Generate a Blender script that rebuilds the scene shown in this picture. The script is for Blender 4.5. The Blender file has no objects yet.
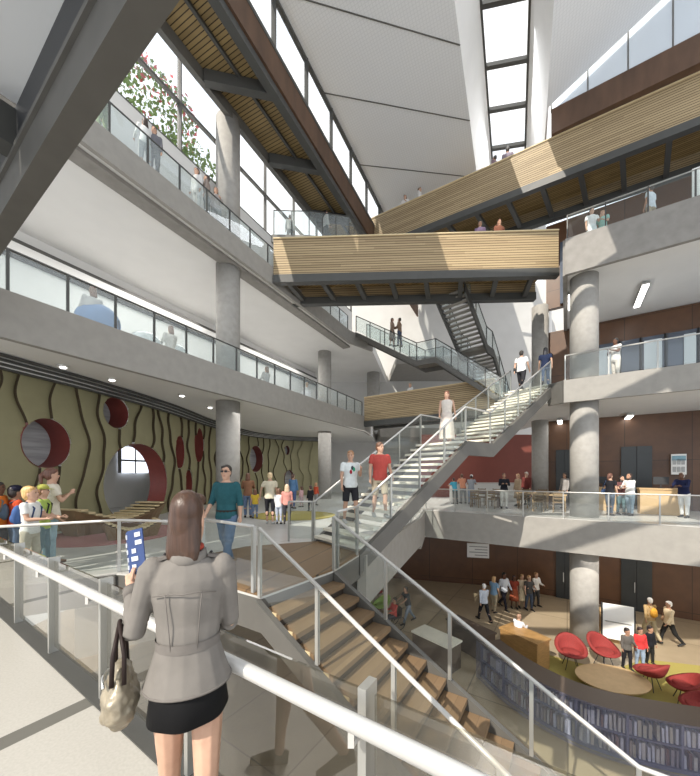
import bpy, math, random
from mathutils import Vector, Matrix
random.seed(7)
R = math.radians
sc = bpy.context.scene
COL = sc.collection
# ---------------------------------------------------------------- camera
F = 330.0            # focal length in pixels of the 700 x 776 frame
EYE = 1.7
HOR = 474.0
cam_d = bpy.data.cameras.new('camera'); cam = bpy.data.objects.new('camera', cam_d); COL.objects.link(cam)
cam.location = (0, 0, EYE); cam.rotation_euler = (R(90), 0, 0)
cam_d.sensor_fit = 'VERTICAL'; cam_d.sensor_height = 36.0; cam_d.lens = 36.0 * F / 776.0
cam_d.shift_y = (HOR - 388.0) / 776.0; cam_d.clip_end = 400; cam_d.clip_start = 0.05
sc.camera = cam
# ---------------------------------------------------------------- world
w = bpy.data.worlds.new('sky'); sc.world = w; w.use_nodes = True
nt = w.node_tree; nt.nodes.clear()
out = nt.nodes.new('ShaderNodeOutputWorld'); bg = nt.nodes.new('ShaderNodeBackground')
tc = nt.nodes.new('ShaderNodeTexCoord'); nz = nt.nodes.new('ShaderNodeTexNoise'); nz.inputs['Scale'].default_value = 2.2
nz.inputs['Detail'].default_value = 6
cr = nt.nodes.new('ShaderNodeValToRGB')
cr.color_ramp.elements[0].position = 0.38; cr.color_ramp.elements[0].color = (0.72, 0.80, 0.90, 1)
cr.color_ramp.elements[1].position = 0.62; cr.color_ramp.elements[1].color = (0.98, 0.965, 0.94, 1)
nt.links.new(tc.outputs['Generated'], nz.inputs['Vector']); nt.links.new(nz.outputs['Fac'], cr.inputs['Fac'])
nt.links.new(cr.outputs['Color'], bg.inputs['Color']); bg.inputs['Strength'].default_value = 1.6
nt.links.new(bg.outputs[0], out.inputs[0])
# ---------------------------------------------------------------- sun and large lights
SUN_DIR = Vector((0.62, 0.74, -0.80)).normalized()
sd = bpy.data.lights.new('sun', 'SUN'); sun = bpy.data.objects.new('sun', sd); COL.objects.link(sun)
sd.energy = 5.2; sd.angle = R(0.3); sd.color = (1.0, 0.93, 0.82)
sun.rotation_euler = SUN_DIR.to_track_quat('-Z', 'Y').to_euler(); sun.location = (-10, -12, 30)
def area(name, loc, size, sy, power, aim, color=(1, 0.98, 0.95)):
    d = bpy.data.lights.new(name, 'AREA'); o = bpy.data.objects.new(name, d); COL.objects.link(o)
    d.shape = 'RECTANGLE'; d.size = size; d.size_y = sy; d.energy = power; d.color = color
    o.location = loc; o.rotation_euler = (Vector(aim) - Vector(loc)).to_track_quat('-Z', 'Y').to_euler()
    return o
area('skylight_light', (8.6, 18, 20.6), 1.6, 14, 500, (8.6, 18, 0), (0.93, 0.96, 1.0))
area('gallery_fill', (-8.2, 12.5, 9.7), 3.0, 10, 260, (-8.2, 12.5, 5.4))  # added area light, brightens the left first gallery
area('gallery_fill_far', (-4.5, 21, 9.7), 3.0, 8, 200, (-4.5, 21, 5.4))  # second added light, brightens the far end of that gallery
area('hall_light', (-5.4, 14.5, 4.5), 2.0, 10, 130, (-6.5, 15, 0))
area('hall_light_back', (-1.0, 22, 4.5), 6.0, 5, 150, (-1, 22, 0))
area('cafe_light', (8, 22, 4.9), 5.0, 4, 170, (8, 22, 0))
area('right_gallery_light', (12.3, 14.5, 4.5), 3.0, 6, 50, (12.3, 15.5, 0), (1, 0.95, 0.88))
area('lobby_light', (11, 14.5, -1.45), 4.0, 5, 90, (11, 15, -5), (1, 0.93, 0.85))
sc.view_settings.view_transform = 'Standard'; sc.view_settings.look = 'None'
sc.view_settings.gamma = 1.0; sc.view_settings.use_curve_mapping = False
sc.view_settings.exposure = 0.06
sc.cycles.use_denoising = True
sc.cycles.max_bounces = 10; sc.cycles.transparent_max_bounces = 40; sc.cycles.diffuse_bounces = 5
sc.cycles.sample_clamp_indirect = 6.0
sc.cycles.caustics_reflective = False; sc.cycles.caustics_refractive = False
# ---------------------------------------------------------------- helpers
UA = Vector((.836, -.549)); VA = Vector((.549, .836))
def uv(u, v, z=None):
    p = UA * u + VA * v
    return (p.x, p.y) if z is None else Vector((p.x, p.y, z))
def at(px, py, z):                  # the point of the level z seen at a pixel (used to survey positions)
    Y = F * (EYE - z) / (py - HOR)
    return Vector(((px - 350) / F * Y, Y, z))
def tag(o, label=None, cat=None, group=None, kind=None):
    if label: o['label'] = label
    if cat: o['category'] = cat
    if group: o['group'] = group
    if kind: o['kind'] = kind
    return o
ORG = {}
def thing(name, label, cat, loc=(0, 0, 0), rz=0.0, group=None):
    o = bpy.data.objects.new(name, None); COL.objects.link(o)
    o.empty_display_size = 0.1
    o.location = loc; o.rotation_euler = (0, 0, rz)
    ORG[o.name] = Vector(loc)
    return tag(o, label, cat, group)
class MB:
    def __init__(s): s.v = []; s.f = []; s.m = []
    def add(s, vs, fs, mi=0):
        b = len(s.v); s.v += [Vector(v) for v in vs]
        s.f += [tuple(b + i for i in f) for f in fs]; s.m += [mi] * len(fs); return s
    def box(s, c, size, rz=0.0, mi=0, M=None):
        c = Vector(c); x, y, z = [q / 2 for q in size]
        P = [Vector((a * x, b * y, d * z)) for d in (-1, 1) for a, b in ((-1, -1), (1, -1), (1, 1), (-1, 1))]
        if M is None: M = Matrix.Rotation(rz, 3, 'Z')
        P = [M @ p + c for p in P]
        return s.add(P, [(3, 2, 1, 0), (4, 5, 6, 7), (0, 1, 5, 4), (1, 2, 6, 5), (2, 3, 7, 6), (3, 0, 4, 7)], mi)
    def bar(s, a, b, wd, ht, mi=0):           # box beam between two points, width horizontal
        a = Vector(a); b = Vector(b); d = (b - a)
        L = d.length; d = d.normalized()
        up = Vector((0, 0, 1)) if abs(d.z) < .99 else Vector((0, 1, 0))
        sx = d.cross(up).normalized(); uz = sx.cross(d).normalized()
        P = []
        for q in (a, b):
            for i, j in ((-1, -1), (1, -1), (1, 1), (-1, 1)): P.append(q + sx * i * wd / 2 + uz * j * ht / 2)
        return s.add(P, [(0, 1, 2, 3), (7, 6, 5, 4), (0, 4, 5, 1), (1, 5, 6, 2), (2, 6, 7, 3), (3, 7, 4, 0)], mi)
    def quadslab(s, a, b, h, t, mi=0, drop=0.0):   # vertical slab from a to b (3D base points), height h, thickness t
        a = Vector(a); b = Vector(b); d = Vector((b.x - a.x, b.y - a.y, 0)).normalized()
        n = Vector((-d.y, d.x, 0)) * t / 2; H = Vector((0, 0, h))
        P = [a - n, b - n, b + n, a + n, a - n + H, b - n + H, b + n + H, a + n + H]
        return s.add(P, [(3, 2, 1, 0), (4, 5, 6, 7), (0, 1, 5, 4), (1, 2, 6, 5), (2, 3, 7, 6), (3, 0, 4, 7)], mi)
    def prism(s, poly, z0, z1, mi=0):
        n = len(poly); A = sum(poly[i][0] * poly[(i + 1) % n][1] - poly[(i + 1) % n][0] * poly[i][1] for i in range(n))
        if A < 0: poly = poly[::-1]
        vs = [Vector((p[0], p[1], z0)) for p in poly] + [Vector((p[0], p[1], z1)) for p in poly]
        fs = [tuple(range(n))[::-1], tuple(range(n, 2 * n))] + [(i, (i + 1) % n, n + (i + 1) % n, n + i) for i in range(n)]
        return s.add(vs, fs, mi)
    def tube(s, pts, r, n=10, mi=0, cap=True):
        pts = [Vector(p) for p in pts]; k = len(pts); rings = []
        rr = r if isinstance(r, (list, tuple)) else [r] * k
        prev = None
        for i, p in enumerate(pts):
            d = (pts[min(i + 1, k - 1)] - pts[max(i - 1, 0)]).normalized()
            if prev is None:
                x = d.cross(Vector((0, 0, 1)));
                if x.length < .01: x = Vector((1, 0, 0))
                x = x.normalized()
            else:
                x = (prev - d * prev.dot(d)).normalized()
            prev = x; y = d.cross(x)
            q = rr[i]; q = q if isinstance(q, (list, tuple)) else (q, q)
            rings.append([p + x * q[0] * math.cos(2 * math.pi * j / n) + y * q[1] * math.sin(2 * math.pi * j / n) for j in range(n)])
        vs = [v for r_ in rings for v in r_]
        fs = [(i * n + j, i * n + (j + 1) % n, (i + 1) * n + (j + 1) % n, (i + 1) * n + j) for i in range(k - 1) for j in range(n)]
        if cap: fs += [tuple(range(n))[::-1], tuple((k - 1) * n + j for j in range(n))]
        return s.add(vs, fs, mi)
    def rings(s, rs, n=20, mi=0, cap=True):    # rs: (cx, cy, z, rx, ry)
        vs = []
        for cx, cy, z, rx, ry in rs:
            vs += [Vector((cx + rx * math.cos(2 * math.pi * j / n), cy + ry * math.sin(2 * math.pi * j / n), z)) for j in range(n)]
        k = len(rs)
        fs = [(i * n + j, i * n + (j + 1) % n, (i + 1) * n + (j + 1) % n, (i + 1) * n + j) for i in range(k - 1) for j in range(n)]
        if cap: fs += [tuple(range(n))[::-1], tuple((k - 1) * n + j for j in range(n))]
        return s.add(vs, fs, mi)
    def ball(s, c, r, n=14, m=9, mi=0, M=None):
        c = Vector(c); r = Vector(r if isinstance(r, (list, tuple)) else (r, r, r)); vs = []
        for i in range(m + 1):
            th = math.pi * i / m
            for j in range(n):
                p = Vector((r.x * math.sin(th) * math.cos(2 * math.pi * j / n), r.y * math.sin(th) * math.sin(2 * math.pi * j / n), -r.z * math.cos(th)))
                if M: p = M @ p
                vs.append(p + c)
        fs = [(i * n + j, i * n + (j + 1) % n, (i + 1) * n + (j + 1) % n, (i + 1) * n + j) for i in range(m) for j in range(n)]
        return s.add(vs, fs, mi)
    def build(s, name, mats, parent=None, smooth=False, org=None, bevel=0):
        me = bpy.data.meshes.new(name)
        if org is None:
            org = ORG.get(parent.name, Vector((0, 0, 0))) if parent else Vector((0, 0, 0))
        me.from_pydata([v - org for v in s.v], [], s.f)
        if not isinstance(mats, (list, tuple)): mats = [mats]
        for m in mats: me.materials.append(m)
        for p, mi in zip(me.polygons, s.m):
            p.material_index = mi; p.use_smooth = smooth
        me.validate()
        o = bpy.data.objects.new(name, me); COL.objects.link(o)
        if parent:
            o.parent = parent; ORG[o.name] = org
        else:
            ORG[o.name] = org
        if bevel:
            b = o.modifiers.new('bevel', 'BEVEL'); b.width = bevel; b.segments = 2; b.limit_method = 'ANGLE'
        if smooth:
            pass
        return o
def centred(mb):
    n = len(mb.v); c = sum(mb.v, Vector()) / n; c.z = min(v.z for v in mb.v); return c
def single(name, mb, mat, label, cat, group=None, smooth=False, bevel=0):
    c = centred(mb); o = mb.build(name, mat, None, smooth, org=c, bevel=bevel); o.location = c
    return tag(o, label, cat, group)
def struct(name, mb, mat, smooth=False):
    o = mb.build(name, mat, None, smooth); o['kind'] = 'structure'; return o
# ---------------------------------------------------------------- materials
def mat(name, col, rough=.6, metal=0.0, spec=.5, noise=0.0, nscale=8.0, bump=0.0, emit=0.0, stretch=None, ncol=None, coat=0.0):
    m = bpy.data.materials.new(name); m.use_nodes = True; t = m.node_tree; b = t.nodes['Principled BSDF']
    b.inputs['Base Color'].default_value = (*col, 1); b.inputs['Roughness'].default_value = rough
    b.inputs['Metallic'].default_value = metal; b.inputs['Specular IOR Level'].default_value = spec
    b.inputs['Coat Weight'].default_value = coat
    if emit:
        b.inputs['Emission Color'].default_value = (*col, 1); b.inputs['Emission Strength'].default_value = emit
    if noise or bump:
        tc = t.nodes.new('ShaderNodeNewGeometry'); mp = t.nodes.new('ShaderNodeMapping')
        if stretch: mp.inputs['Scale'].default_value = stretch
        n = t.nodes.new('ShaderNodeTexNoise'); n.inputs['Scale'].default_value = nscale; n.inputs['Detail'].default_value = 5
        t.links.new(tc.outputs['Position'], mp.inputs['Vector']); t.links.new(mp.outputs[0], n.inputs['Vector'])
        if noise:
            mx = t.nodes.new('ShaderNodeMix'); mx.data_type = 'RGBA'
            c2 = ncol or tuple(max(0, c * (1 - noise)) for c in col)
            mx.inputs['A'].default_value = (*col, 1); mx.inputs['B'].default_value = (*c2, 1)
            rp = t.nodes.new('ShaderNodeValToRGB'); rp.color_ramp.elements[0].position = .35; rp.color_ramp.elements[1].position = .68
            t.links.new(n.outputs['Fac'], rp.inputs['Fac']); t.links.new(rp.outputs['Color'], mx.inputs['Factor'])
            t.links.new(mx.outputs['Result'], b.inputs['Base Color'])
        if bump:
            bp = t.nodes.new('ShaderNodeBump'); bp.inputs['Strength'].default_value = bump; bp.inputs['Distance'].default_value = .01
            t.links.new(n.outputs['Fac'], bp.inputs['Height']); t.links.new(bp.outputs['Normal'], b.inputs['Normal'])
    return m
def glass(name, col=(.93, .96, .95), haze=0.04, refl=1.0, hazecol=(.9, .93, .93), dirt=0.0):
    m = bpy.data.materials.new(name); m.use_nodes = True; t = m.node_tree; t.nodes.clear()
    o = t.nodes.new('ShaderNodeOutputMaterial'); tr = t.nodes.new('ShaderNodeBsdfTransparent'); tr.inputs[0].default_value = (*col, 1)
    gl = t.nodes.new('ShaderNodeBsdfGlossy'); gl.inputs['Roughness'].default_value = .0; gl.inputs['Color'].default_value = (1, 1, 1, 1)
    df = t.nodes.new('ShaderNodeBsdfDiffuse'); df.inputs[0].default_value = (*hazecol, 1)
    fr = t.nodes.new('ShaderNodeFresnel'); fr.inputs['IOR'].default_value = 1.5
    ml = t.nodes.new('ShaderNodeMath'); ml.operation = 'MULTIPLY'; ml.inputs[1].default_value = refl; ml.use_clamp = True
    a = t.nodes.new('ShaderNodeMixShader'); a.inputs[0].default_value = haze
    b = t.nodes.new('ShaderNodeMixShader')
    t.links.new(tr.outputs[0], a.inputs[1]); t.links.new(df.outputs[0], a.inputs[2])
    ge = t.nodes.new('ShaderNodeNewGeometry'); nb = t.nodes.new('ShaderNodeMath'); nb.operation = 'SUBTRACT'; nb.inputs[0].default_value = 1.0
    t.links.new(ge.outputs['Backfacing'], nb.inputs[1]); m2 = t.nodes.new('ShaderNodeMath'); m2.operation = 'MULTIPLY'
    t.links.new(fr.outputs[0], ml.inputs[0]); t.links.new(ml.outputs[0], m2.inputs[0]); t.links.new(nb.outputs[0], m2.inputs[1]); t.links.new(m2.outputs[0], b.inputs[0])
    t.links.new(a.outputs[0], b.inputs[1]); t.links.new(gl.outputs[0], b.inputs[2]); t.links.new(b.outputs[0], o.inputs[0])
    return m
def planks(name, axis, pitch, cA, cB, gapc, gap=.12, along=(1, 0, 0), rough=.55, seg=2.4):
    """boards stacked along `axis`, each its own tone, dark joint between"""
    m = bpy.data.materials.new(name); m.use_nodes = True; t = m.node_tree; b = t.nodes['Principled BSDF']
    b.inputs['Roughness'].default_value = rough; b.inputs['Specular IOR Level'].default_value = .3
    g = t.nodes.new('ShaderNodeNewGeometry')
    def dot(ax, sca):
        d = t.nodes.new('ShaderNodeVectorMath'); d.operation = 'DOT_PRODUCT'; d.inputs[1].default_value = tuple(a * sca for a in ax)
        t.links.new(g.outputs['Position'], d.inputs[0]); return d.outputs['Value']
    def mth(op, x, y=None):
        n = t.nodes.new('ShaderNodeMath'); n.operation = op
        for i, q in enumerate((x, y)):
            if q is None: continue
            if isinstance(q, (int, float)): n.inputs[i].default_value = q
            else: t.links.new(q, n.inputs[i])
        return n.outputs[0]
    s = dot(axis, 1 / pitch); fl = mth('FLOOR', s); fr = mth('FRACT', s)
    l = dot(along, 1 / seg); l2 = mth('ADD', l, mth('MULTIPLY', fl, .37)); lf = mth('FLOOR', l2)
    wn = t.nodes.new('ShaderNodeTexWhiteNoise'); wn.noise_dimensions = '2D'
    cb = t.nodes.new('ShaderNodeCombineXYZ'); t.links.new(fl, cb.inputs[0]); t.links.new(lf, cb.inputs[1]); t.links.new(cb.outputs[0], wn.inputs['Vector'])
    gn = t.nodes.new('ShaderNodeTexNoise'); gn.inputs['Scale'].default_value = 1.0; gn.inputs['Detail'].default_value = 4
    cg = t.nodes.new('ShaderNodeCombineXYZ'); t.links.new(mth('MULTIPLY', s, 5.0), cg.inputs[0]); t.links.new(mth('MULTIPLY', l2, 4.0), cg.inputs[1])
    t.links.new(cg.outputs[0], gn.inputs['Vector'])
    mix = t.nodes.new('ShaderNodeMix'); mix.data_type = 'RGBA'
    mix.inputs['A'].default_value = (*cA, 1); mix.inputs['B'].default_value = (*cB, 1)
    f = mth('ADD', mth('MULTIPLY', wn.outputs['Value'], .65), mth('MULTIPLY', gn.outputs['Fac'], .35)); t.links.new(f, mix.inputs['Factor'])
    mg = t.nodes.new('ShaderNodeMix'); mg.data_type = 'RGBA'; mg.inputs['B'].default_value = (*gapc, 1)
    t.links.new(mix.outputs['Result'], mg.inputs['A']); t.links.new(mth('LESS_THAN', fr, gap), mg.inputs['Factor'])
    t.links.new(mg.outputs['Result'], b.inputs['Base Color'])
    return m
def tiles(name, ax, ay, sx, sy, cA, cB, line, lw=.012, rough=.35, speck=0.0, spec=.5):
    m = bpy.data.materials.new(name); m.use_nodes = True; t = m.node_tree; b = t.nodes['Principled BSDF']
    b.inputs['Roughness'].default_value = rough; b.inputs['Specular IOR Level'].default_value = spec
    g = t.nodes.new('ShaderNodeNewGeometry')
    def mth(op, x, y=None):
        n = t.nodes.new('ShaderNodeMath'); n.operation = op
        for i, q in enumerate((x, y)):
            if q is None: continue
            if isinstance(q, (int, float)): n.inputs[i].default_value = q
            else: t.links.new(q, n.inputs[i])
        return n.outputs[0]
    def dot(a, k):
        d = t.nodes.new('ShaderNodeVectorMath'); d.operation = 'DOT_PRODUCT'; d.inputs[1].default_value = tuple(q * k for q in a)
        t.links.new(g.outputs['Position'], d.inputs[0]); return d.outputs['Value']
    x = dot(ax, 1 / sx); y = dot(ay, 1 / sy)
    ln = mth('MAXIMUM', mth('LESS_THAN', mth('FRACT', x), lw / sx), mth('LESS_THAN', mth('FRACT', y), lw / sy))
    wn = t.nodes.new('ShaderNodeTexWhiteNoise'); wn.noise_dimensions = '2D'
    cb = t.nodes.new('ShaderNodeCombineXYZ'); t.links.new(mth('FLOOR', x), cb.inputs[0]); t.links.new(mth('FLOOR', y), cb.inputs[1]); t.links.new(cb.outputs[0], wn.inputs['Vector'])
    n = t.nodes.new('ShaderNodeTexNoise'); n.inputs['Scale'].default_value = 60 if speck else 2; n.inputs['Detail'].default_value = 3
    t.links.new(g.outputs['Position'], n.inputs['Vector'])
    mix = t.nodes.new('ShaderNodeMix'); mix.data_type = 'RGBA'; mix.inputs['A'].default_value = (*cA, 1); mix.inputs['B'].default_value = (*cB, 1)
    rp = t.nodes.new('ShaderNodeMapRange'); rp.inputs[1].default_value = .35; rp.inputs[2].default_value = .7
    t.links.new(n.outputs['Fac'], rp.inputs[0])
    f = mth('ADD', mth('MULTIPLY', wn.outputs['Value'], .5), mth('MULTIPLY', rp.outputs[0], .5)); t.links.new(f, mix.inputs['Factor'])
    mg = t.nodes.new('ShaderNodeMix'); mg.data_type = 'RGBA'; mg.inputs['B'].default_value = (*line, 1)
    t.links.new(mix.outputs['Result'], mg.inputs['A']); t.links.new(ln, mg.inputs['Factor']); t.links.new(mg.outputs['Result'], b.inputs['Base Color'])
    return m
U3 = (UA.x, UA.y, 0); V3 = (VA.x, VA.y, 0)
M = {}
M['white'] = mat('white_plaster', (.76, .745, .72), .8, noise=.04, nscale=1.5)
M['grey_wall'] = mat('pale_grey_wall', (.55, .54, .52), .8, noise=.06, nscale=1)
M['soffit'] = mat('soffit_white', (.74, .73, .71), .8, noise=.04, nscale=1.2)
M['concrete'] = mat('concrete', (.27, .255, .235), .85, noise=.16, nscale=3.5, bump=.15)
M['concrete_light'] = mat('concrete_light', (.31, .295, .27), .8, noise=.10, nscale=4, bump=.1)
M['column'] = mat('column_concrete', (.36, .345, .32), .75, noise=.14, nscale=5, bump=.1)
M['steel'] = mat('grey_painted_steel', (.068, .068, .064), .5, noise=.1, nscale=3)
M['steel_mid'] = mat('mid_grey_steel', (.115, .11, .10), .5, noise=.12, nscale=3)
M['dark'] = mat('dark_metal', (.025, .027, .03), .5)
M['chrome'] = mat('brushed_stainless', (.72, .72, .70), .28, 1.0, noise=.08, nscale=20)
M['pole'] = mat('light_metal_post', (.42, .42, .40), .35, .55)
M['rail'] = mat('white_handrail', (.60, .59, .57), .35, .25)
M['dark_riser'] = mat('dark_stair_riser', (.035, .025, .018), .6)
M['glass'] = glass('clear_rail_glass', (.92, .945, .935), .012)
M['glass_near'] = glass('near_rail_glass', (.70, .69, .65), .03, 1.8, hazecol=(.7, .68, .62))
M['glass_clear'] = glass('clear_gallery_glass', (.95, .97, .97), .015)
M['glass_fog'] = glass('pale_rail_glass', (.90, .94, .94), .10)
M['glass_blue'] = glass('blue_tinted_glass', (.52, .57, .74), .16, hazecol=(.42, .48, .72))
M['window'] = glass('window_glass', (.97, .98, .99), .02)
M['frost'] = glass('frosted_panel', (.7, .74, .78), .55, hazecol=(.72, .76, .80))
M['slat'] = planks('timber_slats', (0, 0, 1), .105, (.47, .36, .21), (.29, .21, .12), (.05, .034, .02), .2, U3, seg=3.0)
M['soffit_wood'] = planks('timber_soffit_boards', V3, .12, (.42, .29, .13), (.22, .145, .06), (.035, .022, .01), .2, U3)
M['soffit_wood_far'] = planks('timber_soffit_boards_gallery', (.443, .896, 0), .14, (.36, .26, .12), (.21, .15, .07), (.035, .022, .01), .2, (.896, -.443, 0))
M['deck'] = planks('brown_deck_boards', (.93, -.36, 0), .62, (.21, .13, .065), (.15, .09, .045), (.03, .02, .012), .03, (.36, .93, 0), seg=5, rough=.5)
M['tread'] = planks('stair_tread_timber', U3, .14, (.25, .165, .095), (.17, .11, .062), (.12, .08, .05), .03, V3, rough=.5)
M['tread_edge'] = mat('pale_tread_edge', (.62, .50, .30), .6)
M['tread_white'] = mat('pale_stair_tread', (.80, .76, .66), .6, noise=.08, nscale=5)
M['fascia_brown'] = mat('rust_brown_panel', (.12, .065, .038), .6, noise=.35, nscale=2.0, stretch=(1, 1, .3))
M['wall_brown'] = tiles('walnut_wall_panels', U3, (0, 0, 1), 2.4, 2.35, (.125, .058, .026), (.075, .034, .016), (.02, .01, .006), .02, .42)
M['terrazzo'] = tiles('terrazzo_floor', U3, V3, 3.05, 3.05, (.52, .50, .465), (.42, .405, .37), (.15, .145, .13), .14, .25, speck=1)
M['floor_white'] = tiles('pale_floor_tiles', U3, V3, 1.5, 1.5, (.55, .545, .52), (.47, .465, .445), (.36, .36, .35), .02, .35)
M['lobby_floor'] = tiles('lobby_floor', U3, V3, 2.6, 2.6, (.42, .34, .235), (.34, .27, .18), (.20, .16, .11), .04, .3)
M['timber_floor'] = planks('timber_lobby_floor', U3, .2, (.30, .20, .115), (.22, .145, .08), (.12, .08, .05), .03, V3, rough=.35)
M['carpet'] = mat('mustard_carpet', (.36, .30, .08), .95, noise=.12, nscale=40, bump=.3)
M['carpet_red'] = mat('dusty_red_carpet', (.36, .16, .15), .95, noise=.12, nscale=40)
M['olive'] = mat('olive_panel', (.275, .255, .145), .6, noise=.08, nscale=2.5)
M['olive_edge'] = mat('dark_olive_edge', (.07, .05, .03), .7)
M['red'] = mat('deep_red_lining', (.22, .045, .036), .5, noise=.12, nscale=4)
M['red_wall'] = mat('brick_red_wall', (.19, .05, .035), .7, noise=.08, nscale=2)
M['red_fabric'] = mat('red_chair_fabric', (.27, .03, .026), .8, noise=.2, nscale=30, bump=.1)
M['lamp'] = mat('lamp_diffuser', (1, .98, .94), .5, emit=9.0)
M['black'] = mat('black_plastic', (.015, .015, .017), .5)
M['paper'] = mat('white_board', (.82, .82, .80), .6)
M['door'] = mat('dark_grey_door', (.035, .04, .042), .35, noise=.2, nscale=2)
M['counter'] = mat('beech_counter', (.55, .38, .20), .5, noise=.12, nscale=6, stretch=(1, 1, 6))
M['ceil_tile'] = tiles('perforated_ceiling', (.896, -.443, 0), (.443, .896, 0), .12, .12, (.78, .785, .79), (.765, .77, .775), (.70, .705, .71), .02, .8)
M['canopy_glass'] = mat('canopy_panel', (.74, .745, .75), .35, noise=.04, nscale=1)
def _transl(m):
    t = m.node_tree; b = t.nodes['Principled BSDF']; o = [n for n in t.nodes if n.type == 'OUTPUT_MATERIAL'][0]
    tr = t.nodes.new('ShaderNodeBsdfTranslucent'); tr.inputs[0].default_value = (.62, .64, .66, 1); mx = t.nodes.new('ShaderNodeMixShader'); mx.inputs[0].default_value = .35
    t.links.new(b.outputs[0], mx.inputs[1]); t.links.new(tr.outputs[0], mx.inputs[2]); t.links.new(mx.outputs[0], o.inputs[0])
_transl(M['canopy_glass'])
M['plain_ceiling'] = mat('roof_panel', (.66, .68, .69), .75, noise=.05, nscale=1)
# ---------------------------------------------------------------- levels
ZL, Z0, Z1, Z2, Z3 = -5.0, 0.0, 5.4, 10.8, 16.2
# railings: posts, glass, handrail along a base line
def railing(name, label, pts, sp=1.2, h=.95, post=(.045, .045), pm='steel', gm='glass', rm=None, rail_r=.024, rail_off=0.0, rail_h=None,
            group=None, parent=None, base=.0, skip_first=False, kind='post', glass_top=None, brackets=False, off_side=1, ends=True):
    pts = [Vector(p) for p in pts]
    if parent is None:
        root = thing(name, label, 'railing', pts[0], group=group); org_parent = root
    else:
        root = None; org_parent = parent
    rh = rail_h if rail_h is not None else h
    mb = MB()
    rp = []
    for i, p in enumerate(pts):
        a = pts[max(i - 1, 0)]; b = pts[min(i + 1, len(pts) - 1)]
        d = Vector((b.x - a.x, b.y - a.y, 0)).normalized(); n = Vector((-d.y, d.x, 0)) * rail_off * off_side
        rp.append(p + n + Vector((0, 0, rh)))
    mb.tube(rp, rail_r, 10)
    hr = mb.build('handrail', M[rm or pm], org_parent, smooth=True)
    hold = root if root else hr
    if root is None: ORG[hr.name] = ORG[parent.name]
    for i in range(len(pts) - 1):
        a, b = pts[i], pts[i + 1]; L = (Vector((b.x - a.x, b.y - a.y, 0))).length
        n = max(1, round(L / sp)); ang = math.atan2(b.y - a.y, b.x - a.x)
        gt = glass_top if glass_top is not None else h - .04
        for k in range(n + 1):
            if k == 0 and (i > 0 or skip_first): continue
            if k == n and i == len(pts) - 2 and not ends: continue
            p = a.lerp(b, k / n)
            q = MB().box(p + Vector((0, 0, h / 2 + base / 2)), (post[0], post[1], h - base), ang)
            o = q.build(kind, M[pm], hold)
            if brackets:
                nn = Vector((-(b - a).y, (b - a).x, 0)).normalized() * off_side
                bk = MB().bar(p + Vector((0, 0, rh - .075)), p + nn * rail_off + Vector((0, 0, rh - .075)), .025, .02)
                bk.bar(p + nn * rail_off + Vector((0, 0, rh - .085)), p + nn * rail_off + Vector((0, 0, rh - rail_r)), .022, .022)
                bo = bk.build('bracket', M['rail'], hold if root is None else o)
        for k in range(n):
            p = a.lerp(b, (k + .03) / n); q = a.lerp(b, (k + .97) / n)
            g = MB().quadslab(p + Vector((0, 0, .07)), q + Vector((0, 0, .07)), gt - .07, .014)
            g.build('glass_panel', M[gm], hold)
    return root or hr
# ================================================================ SETTING
# --- lower lobby floor
struct('floor_lower', MB().prism([(-14, -2), (26, -2), (26, 24), (-14, 24)], ZL - .3, ZL), M['lobby_floor'])
# --- near terrace floor (where the camera stands)
struct('floor_near', MB().prism([uv(-14, 1.13), uv(5, 1.13), uv(5, -4), uv(-14, -4)], -.42, 0), M['terrazzo'])
struct('trim_1', MB().prism([uv(-14, 1.13), uv(5, 1.13), uv(5, .99), uv(-14, .99)], .001, .012), M['steel'])
# --- entrance level floor, left and far
L0P = [(-5.45, 4.88), (-4.0, 5.65), (-2.6, 5.42), (-1.23, 4.56), (-.30, 5.78), (.20, 6.95), (.97, 8.9), (2.7, 13.0), uv(-5.7, 15.03), uv(10, 15.03), uv(10, 22), uv(-1, 22),
       (14, 26), (13, 30.5), (-12.5, 30.5), (-13.5, 10.15)]
struct('floor', MB().prism(L0P, -.03, 0), M['floor_white'])
struct('trim_39', MB().prism(L0P, -.5, -.032), M['steel_mid'])
struct('trim_2', MB().quadslab((-5.45, 4.86, -.42), (-4.0, 5.63, -.42), .40, .05), M['steel_mid'])
# deck
DECK = [(-1.23, 4.56), (-.30, 5.78), (.20, 6.95), (-.80, 8.2), (-2.39, 7.6), (-3.05, 6.75), (-2.23, 5.22)]
o = single('timber_deck', MB().prism(DECK, .001, .035), M['deck'], 'brown timber deck between the two flights of stairs', 'deck')
# L0 fascia right
def fascia(name, a, b, z0, z1, t, m): return struct(name, MB().quadslab((a[0], a[1], z0), (b[0], b[1], z0), z1 - z0, t), m)
fascia('trim_3', uv(-5.7, 15.0), uv(10, 15.0), -1.25, -.02, .25, M['concrete_light'])
fascia('trim_4', (2.7, 13.0), uv(-5.7, 15.0), -1.25, -.02, .2, M['concrete_light'])
fascia('trim_5', (.25, 7.0), (2.7, 13.0), -1.1, -.02, .2, M['concrete_light'])
struct('ceiling_lobby', MB().prism([uv(-5.6, 15.15), uv(10, 15.15), uv(10, 22), uv(-3, 22), (2.5, 24), (-4, 20), (.3, 7.3)], -1.25, -1.2), M['soffit'])
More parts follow.
